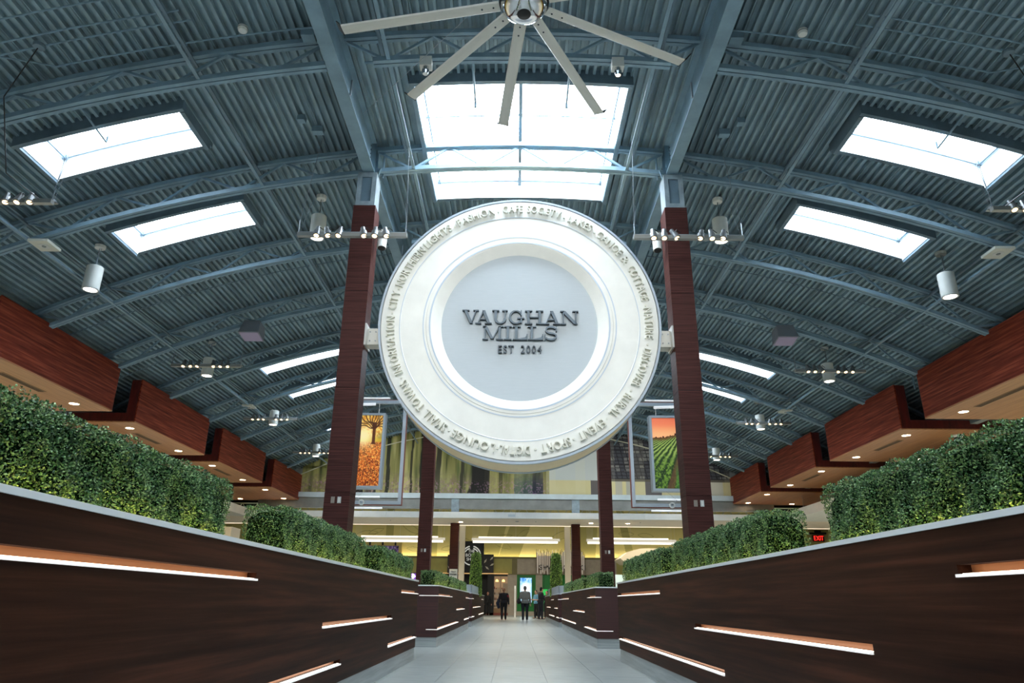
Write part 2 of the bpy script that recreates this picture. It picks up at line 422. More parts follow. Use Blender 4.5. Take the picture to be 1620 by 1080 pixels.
# bridging bars along the hall
for i, (x, r_, z0, desc) in enumerate(((5.9, .03, 10.42, 'inner side'), (10.9, .035, 10.4, 'outer side'), (2.46, .028, 10.42, 'central bay'))):
    for s, sd in ((-1, 'left'), (1, 'right')):
        b = thing('bridging_bar', 'thin pale bar running lengthwise under the roof trusses, %s, %s' % (desc, sd), 'bar', (s*x, 20, 10), group='lengthwise bridging bars')
        zz = arch(x, z0)
        m = M(); m.box(s*x-.035, s*x+.035, 7, 41.9, zz-.005, zz+.008).box(s*x-.005, s*x+.005, 7, 41.9, zz, zz+.07); m.build('angle_bar', STEEL, b)
        zt = arch(x+.25, TZ-.02); xx = s*(x+.22)
        m = M(); m.box(xx-.03, xx+.03, 7, 41.9, zt+.0, zt+.05); m.build('upper_angle', STEELD, b)
# thin conduits that arch across the deck at the top of the frame
for s, sd in ((-1, 'left'), (1, 'right')):
    for i, (y, xa, xb) in enumerate(((8.95, 3.9, 14), (9.38, 5.9, 14), (9.62, 5.8, 9.1), (10.1, 3.75, 8.3))):
        m = M(); pts = [(s*(xa+(xb-xa)*q/12), y, arch(xa+(xb-xa)*q/12, 11.0)) for q in range(13)]; m.poly(pts, .018, 6)
        if i == 3: m.poly([pts[-1], (s*8.55, 9.95, arch(8.5, 11.0)), (s*9.0, 9.62, arch(9, 11.0))], .018, 6)
        setp(m.build('conduit', STEEL), 'thin painted conduit arching across the deck, number %s from the top edge, %s' % (('one', 'two', 'three', 'four')[i], sd), 'conduit', 'conduits on the roof deck')
    for i, y in enumerate((19.0, 22.6, 24.4)):
        m = M(); xa, xb = (3.8, 14.2)
        m.poly([(s*(xa+(xb-xa)*q/12), y, arch(xa+(xb-xa)*q/12, 10.98)) for q in range(13)], .014, 5)
        setp(m.build('conduit', STEELD), 'thin conduit arching across the deck %s the purple-grey speaker, %s side' % (('well before', 'just behind', 'farther behind')[i], sd), 'conduit', 'conduits on the roof deck')
    # lengthwise dark skylight hangers: rods poking below the wells
    m = M(); m.tube((s*8.4, 11.0, arch(8.4, 10.9)), (s*8.4, 12.0, arch(8.4, 10.8)), .02).tube((s*8.4, 12.0, arch(8.4, 10.8)), (s*8.4, 12.0, arch(8.4, 10.95)), .02)
    setp(m.build('sprinkler_pipe', STEEL), 'short sprinkler branch poking under the nearest %s skylight' % sd, 'pipe')
    m = M(); m.tube((s*.95*1, 10.6, 10.75), (s*.95, 12.1, 10.72), .022).tube((s*.95, 12.1, 10.72), (s*.95, 12.1, 10.6), .03)
    setp(m.build('sprinkler_pipe', STEEL), 'short sprinkler branch at the near edge of the central skylight, %s' % sd, 'pipe')

# girder-side junction boxes
for s, sd in ((-1, 'left'), (1, 'right')):
    b = thing('junction_box', 'small grey junction box beside the girder near the top edge, %s' % sd, 'electrical box', (s*3.95, 10.3, 10.8))
    B(s*3.95-.12, s*3.95+.12, 10.2, 10.4, 10.68, 10.82).build('box_body', STEEL, b)
    b = thing('junction_box', 'pair of small grey boxes on the deck before the first column, %s' % sd, 'electrical box', (s*4.6, 13.2, 10.7))
    B(s*4.5-.12, s*4.5+.12, 13.0, 13.15, 10.66, 10.8).build('box_body', STEEL, b)
    B(s*4.75-.08, s*4.75+.08, 12.6, 12.75, 10.66, 10.8).build('second_box', STEEL, b)

# ------------------------------------------------------------------ ceiling fan
FZ = 9.0; fx, fy = .01, 7.82
fan = thing('ceiling_fan', 'large ten-blade grey ceiling fan with a chrome hub at the top', 'fan', (fx, fy, FZ))
m = M(); m.lathe([(.05, -.20), (.13, -.195), (.22, -.17), (.29, -.12), (.33, -.05), (.34, .02)], (fx, fy, FZ), n=40)
m.build('hub_dome', CHROME, fan, smooth=True)
M().lathe([(.33, .02), (.36, .02), (.36, .09), (.33, .09)], (fx, fy, FZ), n=32).build('hub_plate', BLACK, fan)
M().lathe([(0, -.215), (.09, -.212), (.1, -.2), (.1, -.18)], (fx, fy, FZ), n=24).build('hub_cap', BLACK, fan, smooth=True)
M().lathe([(.12, .09), (.12, .55), (.06, .6), (.06, 2.0)], (fx, fy, FZ), n=20).build('drop_rod', STEELD, fan)
for i in range(10):
    a = math.radians(97+36*i); ca, sa = math.cos(a), math.sin(a)
    def P(r, t, z): return (fx+ca*r-sa*t, fy+sa*r+ca*t, FZ+z)
    m = M(); pr = [(-.092, .012), (-.07, .0), (.0, .002), (.07, .012), (.088, .03), (.06, .034), (0, .026), (-.07, .022)]
    n0 = len(pr); r0, r1 = .36, 2.78
    m.add([P(r0, t, z) for t, z in pr]+[P(r1, t, z) for t, z in pr],
          [(j, (j+1) % n0, n0+(j+1) % n0, n0+j) for j in range(n0)]+[tuple(range(n0-1, -1, -1)), tuple(range(n0, 2*n0))])
    bl = m.build('fan_blade', FANM, fan)
    m = M(); m.add([P(2.78, -.1, 0), P(2.78, .11, .03), P(2.84, .1, .1), P(2.88, -.12, .14), P(2.8, -.1, 0), P(2.8, .11, .03), P(2.86, .1, .1), P(2.9, -.12, .14)],
                   [(0, 1, 2, 3), (7, 6, 5, 4), (0, 4, 5, 1), (1, 5, 6, 2), (2, 6, 7, 3), (3, 7, 4, 0)])
    m.build('winglet', BLACK, bl)
    m = M()
    for r in (.45, .62): m.tube(P(r, -.0, -.004), P(r, 0, .004), .014, 8)
    m.build('blade_bolt', METD, bl)
m = M(); m.tube((fx-.3, fy+.2, FZ+.6), (-3.3, 12.2, 10.5), .005, 4)
setp(m.build('guy_wire', WIRE), 'thin steel guy wire from the fan towards the left girder', 'wire')

# ------------------------------------------------------------------ letter making
def font_mesh(ch, depth=.03, size=1.0, offset=0.0, bevel=0.0):
    cu = bpy.data.curves.new('glyph', 'FONT'); cu.body = ch; cu.size = size; cu.extrude = depth/2; cu.resolution_u = 3
    cu.offset = offset; cu.bevel_depth = bevel
    o = bpy.data.objects.new('glyph', cu); COL.objects.link(o)
    dg = bpy.context.evaluated_depsgraph_get(); me = bpy.data.meshes.new_from_object(o.evaluated_get(dg))
    vs = np.array([v.co[:] for v in me.vertices]); fs = [tuple(p.vertices) for p in me.polygons]
    bpy.data.objects.remove(o); bpy.data.curves.remove(cu); bpy.data.meshes.remove(me)
    return vs, fs
GL = {}
def glyph(ch, **k):
    if ch not in GL: GL[ch] = font_mesh(ch, **k)
    return GL[ch]
CAPH = glyph('E')[0][:, 1].max()
def text_line(m, s, x, z, y, cap, width=None, mirror=False):
    """flat lettering facing -y on a plane y; x is the left end; returns nothing"""
    adv = []; tot = 0
    sc_ = cap/CAPH
    for ch in s:
        if ch == ' ': adv.append((ch, .3)); tot += .3; continue
        v, f = glyph(ch); w = v[:, 0].max()-v[:, 0].min(); adv.append((ch, w)); tot += w
    gap = .09; tot += gap*(len(s)-1)
    sx = sc_ if width is None else width/tot
    cx = x
    for ch, w in adv:
        if ch != ' ':
            v, f = glyph(ch); x0 = v[:, 0].min()
            m.add([(cx+(p[0]-x0)*sx, y-p[2]-.015, z+p[1]*sc_) for p in v], f)
        cx += (w+gap)*sx

# ------------------------------------------------------------------ the round hanging sign
DX, DZ, FY = .01, 6.355, 13.55
sign = thing('round_sign', 'huge cream round hanging sign with raised words and a silver centre', 'sign', (DX, 14, DZ))
ctr = (DX, 0, DZ)
NS = 128
m = M(); m.lathe([(1.82, FY+.05), (1.82, FY), (1.86, FY-.012), (1.93, FY-.012), (1.94, FY), (2.46, FY), (2.47, FY-.006), (2.86, FY-.006), (2.88, FY+.02), (2.88, FY+.1)], ctr, 'y', NS)
m.f = [f for f in m.f if len(f) == 4]; m.mi = [0]*len(m.f)
m.build('face_ring', CREAM, sign)
m = M(); m.lathe([(1.825, FY-.002), (1.62, FY+.16)], ctr, 'y', NS); m.f = [f for f in m.f if len(f) == 4]; m.mi = [0]*len(m.f)
m.build('inner_bevel', CREAM, sign, smooth=True)
for a, b, w in ((1.845, 1.875, -.014), (1.985, 2.005, -.003), (2.475, 2.487, -.008)):
    m = M(); m.lathe([(a, FY+w), (a, FY+w-.004), (b, FY+w-.004), (b, FY+w)], ctr, 'y', NS); m.f = [f for f in m.f if len(f) == 4]; m.mi = [0]*len(m.f)
    m.build('groove_line', GROOVE, sign)
M().lathe([(2.88, FY-.01), (2.925, FY-.01), (2.925, FY+.06), (2.86, FY+.06)], ctr, 'y', NS).build('front_rim', RIMG, sign)
M().lathe([(2.9, FY+.05), (2.9, FY+1.06)], ctr, 'y', NS).build('drum_side', TANM, sign, smooth=False)
M().lathe([(2.8, FY+1.04), (2.92, FY+1.04), (2.92, FY+1.11), (2.8, FY+1.11)], ctr, 'y', NS).build('rear_rim', RIMG, sign)
M().lathe([(0, FY+.15), (1.63, FY+.15), (1.63, FY+.19)], ctr, 'y', NS).build('silver_disc', DISC, sign)

def wang(zx, zy):   # angle of a spot on the face, clockwise from the top, from its place measured in the photo
    px, py = 560+zx/2.348, 300+zy/2.348
    d = _r*((px-810)/F)-_u*((py-540)/F)+_f; t = FY/d.y; x = -.0693+d.x*t; z = .94+d.z*t
    return math.atan2(x-DX, z-DZ) % (2*PI)
WORDS = [('CAFE SOCIETY', (553, 82), (768, 99)), ('LAKES', (795, 115), (880, 152)), ('CANOE', (903, 168), (990, 243)), ('&', (998, 252), (1018, 274)), ('COTTAGE', (1024, 290), (1088, 413)),
         ('NATURE', (1092, 442), (1106, 558)), ('DISCOVER', (1100, 596), (1050, 737)), ('RURAL', (1027, 768), (962, 848)), ('EVENT', (932, 868), (838, 928)), ('SPORT', (805, 938), (695, 972)),
         ('DIGITAL', (655, 976), (540, 965)), ('LOUNGE', (523, 962), (365, 903)), ('SMALL', (342, 888), (262, 828)), ('TOWNS', (253, 818), (178, 715)), ('INFORMATION', (160, 690), (124, 472)),
         ('CITY', (130, 445), (148, 376)), ('NORTHERN', (158, 358), (262, 225)), ('LIGHTS', (270, 218), (362, 146)), ('FASHION', (388, 133), (522, 88))]
RL = 2.585; CAPL = .165
lm = {}
for w, a, b in WORDS:
    a0, a1 = wang(*a), wang(*b)
    if a1 < a0: a1 += 2*PI
    ws = []; tot = 0
    for ch in w:
        if ch == ' ': ws.append(.28)
        else: v, f = glyph(ch); ws.append(v[:, 0].max()-v[:, 0].min())
    gap = .12; tot = sum(ws)+gap*(len(w)-1); kx = (a1-a0)*RL/tot; c = 0
    for ch, wd in zip(w, ws):
        if ch != ' ':
            an = a0+(c+wd/2)*kx/RL
            key = (ch, round(kx, 2))
            if key not in lm:
                v, f = glyph(ch); xm = (v[:, 0].max()+v[:, 0].min())/2; ks = CAPL/CAPH
                g = M(); g.add([((p[0]-xm)*kx, -p[2]*2.6-.02, p[1]*ks) for p in v], f); lm[key] = g.mesh('letter', CREAM2)
            o = bpy.data.objects.new('letter', lm[key]); COL.objects.link(o); o.parent = sign
            o.location = Vector((DX+RL*math.sin(an), FY-.02, DZ+RL*math.cos(an)))-ORG[sign.name]; o.rotation_euler = (0, an, 0)
        c += wd+gap
dotm = M().tube((0, -.03, 0), (0, .01, 0), .022, 12).mesh('dot', CREAM2)
for (zx, zy) in ((780, 107), (893, 160), (1090, 430), (1096, 578), (1037, 752), (946, 857), (820, 935), (675, 974), (532, 967), (353, 895), (168, 702), (127, 459), (154, 367), (376, 140), (536, 86)):
    an = wang(zx, zy); r = RL+.07
    o = bpy.data.objects.new('letter_dot', dotm); COL.objects.link(o); o.parent = sign
    o.location = Vector((DX+r*math.sin(an), FY-.01, DZ+r*math.cos(an)))-ORG[sign.name]

# slab-serif title letters (strokes in a 0..w x 0..1 box)
def strokes(ch, w):
    T, t = .175, .068   # thick, thin
    S = []
    def sl(x0, y0, x1, y1, k): S.append(('L', x0, y0, x1, y1, k))
    def sf(x0, x1, y): S.append(('L', x0, y, x1, y, t))
    lo, hi = t/2, 1-t/2
    if ch == 'V': sl(.2*w, hi, .55*w, 0.03, T*1.05); sl(.82*w, hi, .57*w, .06, t); sf(0, .42*w, hi); sf(.66*w, w, hi)
    if ch == 'A': sl(.5*w, .97, .82*w, lo, T*1.05); sl(.48*w, .95, .17*w, lo, t); sf(0, .36*w, lo); sf(.58*w, w, lo); sl(.3*w, .32, .7*w, .32, t)
    if ch == 'U':
        sf(0, .45*w, hi); sf(.64*w, w, hi); sl(.22*w, hi, .22*w, .38, T); sl(.84*w, hi, .84*w, .38, t)
        S.append(('A', .53*w, .38, .31*w, .33, PI, 2*PI, .16, t))
    if ch == 'G':
        S.append(('A', .46*w, .5, .38*w, .455, .22*PI, 1.78*PI, .15, .07)); sl(.8*w, .42, .8*w, .06, .1); sf(.55*w, 1.0*w, .42); sl(.79*w, .62, .79*w, 1.0, t)
    if ch == 'H':
        for xx in (.2, .8): sl(xx*w, lo, xx*w, hi, T)
        sf(0, .4*w, lo); sf(0, .4*w, hi); sf(.6*w, w, lo); sf(.6*w, w, hi); sl(.2*w, .5, .8*w, .5, t)
    if ch == 'N':
        sl(.16*w, lo, .16*w, hi, t); sl(.86*w, 0, .86*w, hi, t); sl(.18*w, .97, .84*w, .04, T*1.1); sf(0, .32*w, lo); sf(0, .22*w, hi); sf(.68*w, w, hi)
    if ch == 'M':
        sl(.12*w, lo, .12*w, hi, t); sl(.14*w, .97, .47*w, .05, T); sl(.49*w, .05, .8*w, .97, t); sl(.82*w, lo, .82*w, hi, T); sf(0, .26*w, lo); sf(.65*w, w, lo); sf(0, .2*w, hi); sf(.8*w, w, hi)
    if ch == 'I': sl(.5*w, lo, .5*w, hi, T); sf(0, w, lo); sf(0, w, hi)
    if ch == 'L': sl(.26*w, lo, .26*w, hi, T); sf(0, .56*w, hi); sf(0, w, lo); sl(.985*w, lo, .985*w, .42, t*.9); S.append(('P', [(.36*w, t), (.97*w, t), (.97*w, .36), (.86*w, .17)]))
    if ch == 'S':
        S.append(('A', .5*w, .735, .36*w, .23, .12*PI, 1.5*PI, .09, .13)); S.append(('A', .5*w, .265, .40*w, .23, -.88*PI+0, .5*PI, .09, .13))
        sl(.9*w, .62, .9*w, 1.0, t); sl(.07*w, 0, .07*w, .4, t)
    return S
def slab_letter(ch, x, z, w, h, y, parent):
    m = M(); yf, yb = y-.07, y
    def quad(pts, front):
        n = len(pts); vs = [(x+p[0]*h, yf, z+p[1]*h) for p in pts]+[(x+p[0]*h, yb, z+p[1]*h) for p in pts]
        m.cur = 0; m.add(vs, [tuple(range(n))]); m.cur = 1
        b = len(m.v)-2*n
        m.f += [(b+i, b+n+i, b+n+(i+1) % n, b+(i+1) % n) for i in range(n)]; m.mi += [1]*n
        m.cur = 0
    W = w/h
    for s in strokes(ch, W):
        if s[0] == 'L':
            _, x0, y0, x1, y1, k = s; d = Vector((x1-x0, y1-y0)).normalized(); a = Vector((-d.y, d.x))*k/2
            if abs(d.y) > .2 and abs(d.x) > .05: a = Vector((k/2/abs(d.y)*1.0, 0)) if k > .1 else a
            quad([(x0-a.x, y0-a.y), (x1-a.x, y1-a.y), (x1+a.x, y1+a.y), (x0+a.x, y0+a.y)], 1)
        elif s[0] == 'P': quad(s[1], 1)
        else:
            _, cx_, cy_, rx, ry, t0, t1, th, tn = s; n = 16
            for i in range(n):
                q = []
                for tt in (t0+(t1-t0)*i/n, t0+(t1-t0)*(i+1)/n):
                    hw = tn/2+(th-tn)/2*abs(math.cos(tt)) if ch != 'S' else th/2+(tn-th)/2*abs(math.sin(tt))
                    q.append(((cx_+(rx-hw)*math.cos(tt), cy_+(ry-hw)*math.sin(tt)), (cx_+(rx+hw)*math.cos(tt), cy_+(ry+hw)*math.sin(tt))))
                quad([q[0][0], q[1][0], q[1][1], q[0][1]], 1)
    m.build('letter', [MET, METD], parent)
LY = FY+.15
def onface(px, py):
    d = _r*((px-810)/F)-_u*((py-540)/F)+_f; t = (LY-.07)/d.y; return -.0693+d.x*t, .94+d.z*t
def title(word, spans, ytop, ybot):
    for ch, (a, b) in zip(word, spans):
        pa = 690+a/6; pb = 690+b/6; dy = (((pa+pb)/2)-823)*.0104
        x0, zb = onface(pa, ybot+dy); x1, _ = onface(pb, ybot+dy); _, zt = onface(pa, ytop+dy)
        slab_letter(ch, x0, zb, x1-x0, zt-zb, LY, sign)
title('VAUGHAN', ((245, 403), (370, 527), (530, 678), (688, 838), (842, 1018), (1018, 1178), (1180, 1352)), 490.3, 511.8)
title('MILLS', ((440, 636), (642, 717), (725, 865), (870, 1015), (1025, 1155)), 515.3, 536.8)
x0, zb = onface(788, 557.3); x1, _ = onface(857, 558); _, zt = onface(788, 545.6)
cx = x0
GT = {}
ws = []
for ch in 'EST 2004':
    if ch == ' ': ws.append(.45); continue
    v, f = glyph(ch); ws.append(v[:, 0].max()-v[:, 0].min())
kx = (x1-x0)/(sum(ws)+.16*7)
for ch, w in zip('EST 2004', ws):
    if ch != ' ':
        v, f = glyph(ch); g = M(); xm = v[:, 0].min(); ks = (zt-zb)/CAPH
        def q(p, e): return (cx+(p[0]-xm)*kx, LY-.03-p[2]*2.0, zb+p[1]*ks)
        g.add([q(p, 0) for p in v], f); g.build('letter', METD, sign)
    cx += (w+.16)*kx

# ------------------------------------------------------------------ bulkheads (wood boxes along both sides)
dl_mesh = {}
def bulkhead(s, i, y0, y1, label, vents, lights):
    b = thing('wood_bulkhead', label, 'bulkhead', (s*12.65, (y0+y1)/2, 6.4), group='stepped wood bulkheads')
    xi = 12.65; xo = 18.6
    def bx(xa, xb, a, c, z0, z1):
        p, q = sorted((s*xa, s*xb)); return B(p, q, a, c, z0, z1)
    ztp = 7.88 if s < 0 else 7.93
    bx(xi, xi+.04, y0, y1, 6.441, ztp).build('fascia_panel', REDW, b)
    bx(xi, xo, y0, y1, 6.4, 6.44).build('soffit_panel', SOFW, b)
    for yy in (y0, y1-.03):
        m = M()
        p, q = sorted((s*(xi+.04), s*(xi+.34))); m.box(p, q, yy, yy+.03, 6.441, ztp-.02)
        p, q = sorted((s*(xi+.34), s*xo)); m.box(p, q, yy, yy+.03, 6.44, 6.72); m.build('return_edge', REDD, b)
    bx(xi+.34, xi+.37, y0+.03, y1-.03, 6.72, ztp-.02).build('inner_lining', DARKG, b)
    for (x, y) in lights:
        m = M().lathe([(.13, -.012), (.155, -.012), (.155, .0), (.13, 0)], (s*x, y, 6.4), n=20); m.build('trim_ring', WHITE, b)
        m = M().lathe([(.0, -.006), (.13, -.006)], (s*x, y, 6.4), n=20); m.build('downlight_lens', LAMPC, b)
    for (x, ya, yb) in vents:
        v = B(s*x-.11, s*x+.11, ya, yb, 6.388, 6.4).build('air_vent', mat('vent_bronze', (150, 118, 88), .5), b)
        m = M()
        for q in range(4): m.box(s*x-.08+q*.045, s*x-.065+q*.045, ya+.03, yb-.03, 6.38, 6.388)
        m.build('vent_slot', mat('vent_slot_dark', (84, 64, 48), .7), v)
    return b
posn = {0: 'running out of the frame', 1: 'first from the frame edge', 2: 'second along, above the nearest hedge', 3: 'third along', 4: 'last and smallest, meeting the picture wall'}
for s, sd in ((-1, 'left'), (1, 'right')):
    for i, (a, b) in enumerate(((8.8, 14.4), (15.8, 21.38), (22.8, 28.4), (29.85, 35.42), (36.85, 41.95))):
        if s > 0 and i == 1: vents = [(13.36, 17.6, 19.9)]
        else: vents = [(13.45, a+1.6, a+3.4)] if i < 4 else []
        lights = [(13.25, a+.85), (13.3, b-.9)]
        if i >= 1: lights.append((15.9, b-.6))
        bulkhead(s, i, a, b, 'red-brown wood bulkhead box on the %s, %s' % (sd, posn[i]), vents, lights)
        if i in (0, 1, 2, 3):
            g = thing('gap_frame', 'dark steel framing in the gap between wood bulkheads %s, %s' % (('nearest the frame edge', 'second', 'third', 'fourth along')[i], sd), 'framing', (s*14, b+.7, 7))
            m = M(); m.bar((s*13.4, b+.2, 7.5), (s*14.6, b+1.2, 7.7), .06).bar((s*13.4, b+.3, 7.1), (s*14.4, b+1.1, 7.2), .08).tube((s*13.3, b+.7, 7.3), (s*13.3, b+.7, 8.2), .03)
            m.build('brace', STEELD, g)
    # bent conduit rising from the second bulkhead
m = M(); m.poly([(12.8, 25.2, 7.8), (12.8, 25.2, 8.15), (12.4, 25.3, 8.3)], .02).poly([(13.0, 22.2, 7.6), (13.0, 22.2, 8.05), (12.6, 22.2, 8.25)], .025)
setp(m.build('bent_conduit', STEEL), 'pair of bent conduits dropping to the right wood bulkhead', 'conduit')
sp = thing('ceiling_speaker_dome', 'small white dome camera under the second right bulkhead', 'camera', (14.9, 22.2, 6.4))
M().lathe([(.2, 0), (.2, -.04), (.12, -.07)], (14.95, 23.6, 6.4), n=20).build('trim_ring', WHITE, sp); M().lathe([(.12, -.05), (.11, -.1), (.06, -.15), (0, -.17)], (14.95, 23.6, 6.4), n=20).build('dome', BLACK, sp, smooth=True)
# side fascias, white, running under the bulkheads far out
for s, sd in ((-1, 'left'), (1, 'right')):
    a, b = sorted((s*14.6, s*14.9)); 
    f = thing('side_fascia', 'white fascia running lengthwise below the wood bulkheads, %s side' % sd, 'fascia', (s*14.7, 30, 5.2))
    B(a, b, 24, 39.1, 5.19, 5.62).build('fascia_board', WHITE, f)
    a, b = sorted((s*14.9, s*18)); B(a, b, 24, 39.1, 5.19, 5.23).build('soffit_board', WHITE, f)
    m = M(); 
    for yy in (25.5, 32, 38): m.tube((s*15.2, yy, 5.2), (s*15.2, yy, 6.4), .012, 5)
    m.build('hanger', WIRE, f)

# ------------------------------------------------------------------ planters
def veneer_face(x0, x1, y0, y1, z0, z1, slots, axis='y'):
    """panel made of boards around cut-out slots (a, b, za, zb)"""
    m = M(); zs = sorted(set([z0, z1]+[q for s in slots for q in s[2:]]))
    for za, zb in zip(zs[:-1], zs[1:]):
        cuts = sorted((s[0], s[1]) for s in slots if s[2] <= za+1e-6 and s[3] >= zb-1e-6)
        p = y0
        for a, b in cuts:
            if a > p: m.box(x0, x1, p, a, za, zb) if axis == 'y' else m.box(p, a, x0, x1, za, zb)
            p = max(p, b)
        if p < y1: m.box(x0, x1, p, y1, za, zb) if axis == 'y' else m.box(p, y1, x0, x1, za, zb)
    return m
ZL = {'t': 1.055, 'm': .705, 'b': .352}
def planter(s, y0, y1, xi, strips, fronts, label, end_wrap):
    xo = xi+.75
    p = thing('veneer_planter', label, 'planter', (s*(xi+.35), (y0+y1)/2, 0), group='long veneered planters')
    def sx(a, b): return sorted((s*a, s*b))
    slots = [(a, b, ZL[k]+.012, ZL[k]+.05) for k, a, b, lipx in strips if b > a]
    th = .06
    a, b = sx(xi, xi+th)
    veneer_face(a, b, y0+.02, y1, .2, 1.262, slots).build('side_panel', PLW, p)
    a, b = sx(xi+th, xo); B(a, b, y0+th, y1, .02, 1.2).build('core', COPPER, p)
    # front end panel
    a, b = sx(xi, xo)
    fs = [(min(s*xi, s*(xi+d)) if s > 0 else s*(xi+d), max(s*xi, s*(xi+d)), ZL[k]+.012, ZL[k]+.012) for k, d in fronts]
    B(a, b, y0, y0+th, .2, 1.262).build('end_panel', PLEND, p)
    a, b = sx(xo-.02, xo); B(a, b, y0+th, y1, .2, 1.262).build('outer_panel', PLEND, p)
    a, b = sx(xi+.012, xo); B(a, b, y0+.01, y1, 0, .2).build('kick_plate', KICK, p)
    a, b = sx(xi-.012, xi+.05); m = M().box(a, b, y0-.012, y1, 1.262, 1.288); a, b = sx(xi+.05, xo+.012); m.box(a, b, y0-.012, y0+.05, 1.262, 1.288)
    a, b = sx(xo-.05, xo+.012); m.box(a, b, y0+.05, y1, 1.262, 1.288); m.build('cap', CAPM, p)
    a, b = sx(xi+.05, xo-.05); B(a, b, y0+.05, y1, 1.18, 1.21).build('soil', SOIL, p)
    for k, ya, yb, over in strips:
        z = ZL[k]; a, b = sx(xi-.014, xi+th-.002)
        B(a, b, max(ya-over, y0-.012), yb, z, z+.012).build('light_strip', LIPW, p)
        a, b = sx(xi+.006, xi+.024); B(a, b, ya+.02, yb-.02, z+.012, z+.015).build('led_tape', TAPE, p)
    for k, d in fronts:
        z = ZL[k]; a, b = sx(xi-.014, xi+d)
        B(a, b, y0-.014, y0+.002, z, z+.014).build('light_strip', LIPW, p)
    a, b = sx(xi+.052, xi+.064); B(a, b, y0+.1, y1-.05, 1.212, 1.224).build('grow_light_strip', HEDGELED, p)
    return p
planter(-1, -1.5, 13.2, 1.757, [('t', 1.2, 4.87, 0), ('m', 6.72, 10.48, 0), ('b', 10.33, 13.2, 0), ('b', 4.9, 7.53, 0), ('t', 11.27, 13.2, 0)], [], 'long dark planter along the walkway, nearest on the left', 1)
planter(1, -1.5, 13.35, 1.786, [('t', .8, 3.1, 0), ('m', 3.96, 7.75, 0), ('b', 6.8, 13.33, 0), ('t', 9.5, 13.3, 0)], [], 'long dark planter along the walkway, nearest on the right', 1)
planter(-1, 16.75, 28.5, 1.745, [('t', 16.81, 20.47, 0), ('m', 22.2, 25.9, 0), ('b', 25.8, 28.5, 0), ('b', 16.81, 23.07, 0), ('t', 26.4, 28.5, 0)], [('t', .43), ('b', .245)], 'dark planter with a short hedge, second along on the left', 1)
planter(1, 16.9, 28.9, 1.78, [('t', 16.96, 18.74, 0), ('m', 19.6, 23.3, 0), ('b', 22.45, 28.9, 0), ('b', 16.96, 19.7, 0), ('t', 25.1, 28.9, 0)], [('t', .13), ('b', .37)], 'dark planter with a short hedge, second along on the right', 1)
planter(-1, 30.46, 43, 1.745, [('t', 30.52, 31.6, 0), ('m', 31.2, 38.4, 0), ('b', 36.5, 42.6, 0), ('b', 30.52, 32.45, 0), ('t', 39.7, 42, 0)], [('t', .3), ('b', .3)], 'farthest dark planter on the left with a frosted glass screen', 1)
planter(1, 30.59, 43, 1.76, [('t', 34.1, 36.4, 0), ('m', 37.1, 41.3, 0), ('m', 31.2, 33.65, 0), ('b', 33.7, 38.6, 0), ('b', 30.65, 32.2, 0)], [('t', .3), ('b', .3)], 'farthest dark planter on the right with a frosted glass screen', 1)
for s, sd, y0 in ((-1, 'left', 30.5), (1, 'right', 30.63)):
    g = thing('glass_screen', 'frosted glass screen on the farthest %s planter' % sd, 'screen', (s*1.9, 34, 1.27))
    a, b = sorted((s*1.78, s*2.4)); B(a, b, y0, y0+.02, 1.275, 1.6).build('glass_panel', GLASSF, g)
    for ya, yb in ((y0+.03, 32.0), (32.05, 39.5)):
        a, b = sorted((s*1.775, s*1.795)); B(a, b, ya, yb, 1.275, 1.6).build('glass_panel', GLASSF, g)
    for yy in (y0+.0, 32.02, 39.5): B(*sorted((s*1.77, s*1.80)), yy, yy+.03, 1.27, 1.61).build('clamp_post', ALU, g)

# ------------------------------------------------------------------ hedges
def leaves(m, P, N, size, jit=.9):
    """append folded leaves (4 triangles) at points P with normals N"""
    n = len(P)
    R = rng.normal(size=(n, 3)); R = R/np.linalg.norm(R, axis=1, keepdims=True)
    D = N*.55+R*jit; D /= np.linalg.norm(D, axis=1, keepdims=True)
    Q = rng.normal(size=(n, 3)); S = np.cross(D, Q); S /= np.linalg.norm(S, axis=1, keepdims=True); U = np.cross(S, D)
    L = size*rng.uniform(.75, 1.3, size=(n, 1)); W = L*.33
    a = P; t = P+D*L; mid = P+D*L*.5+U*W*.25; l = P+D*L*.5-S*W; r = P+D*L*.5+S*W
    V = np.stack([a, r, t, l, mid], 1).reshape(-1, 3)
    b = len(m.v); m.v += [tuple(v) for v in V]
    for i in range(n):
        k = b+5*i; m.f += [(k, k+1, k+4), (k+1, k+2, k+4), (k+2, k+3, k+4), (k+3, k, k+4)]
    m.mi += [0]*(4*n)
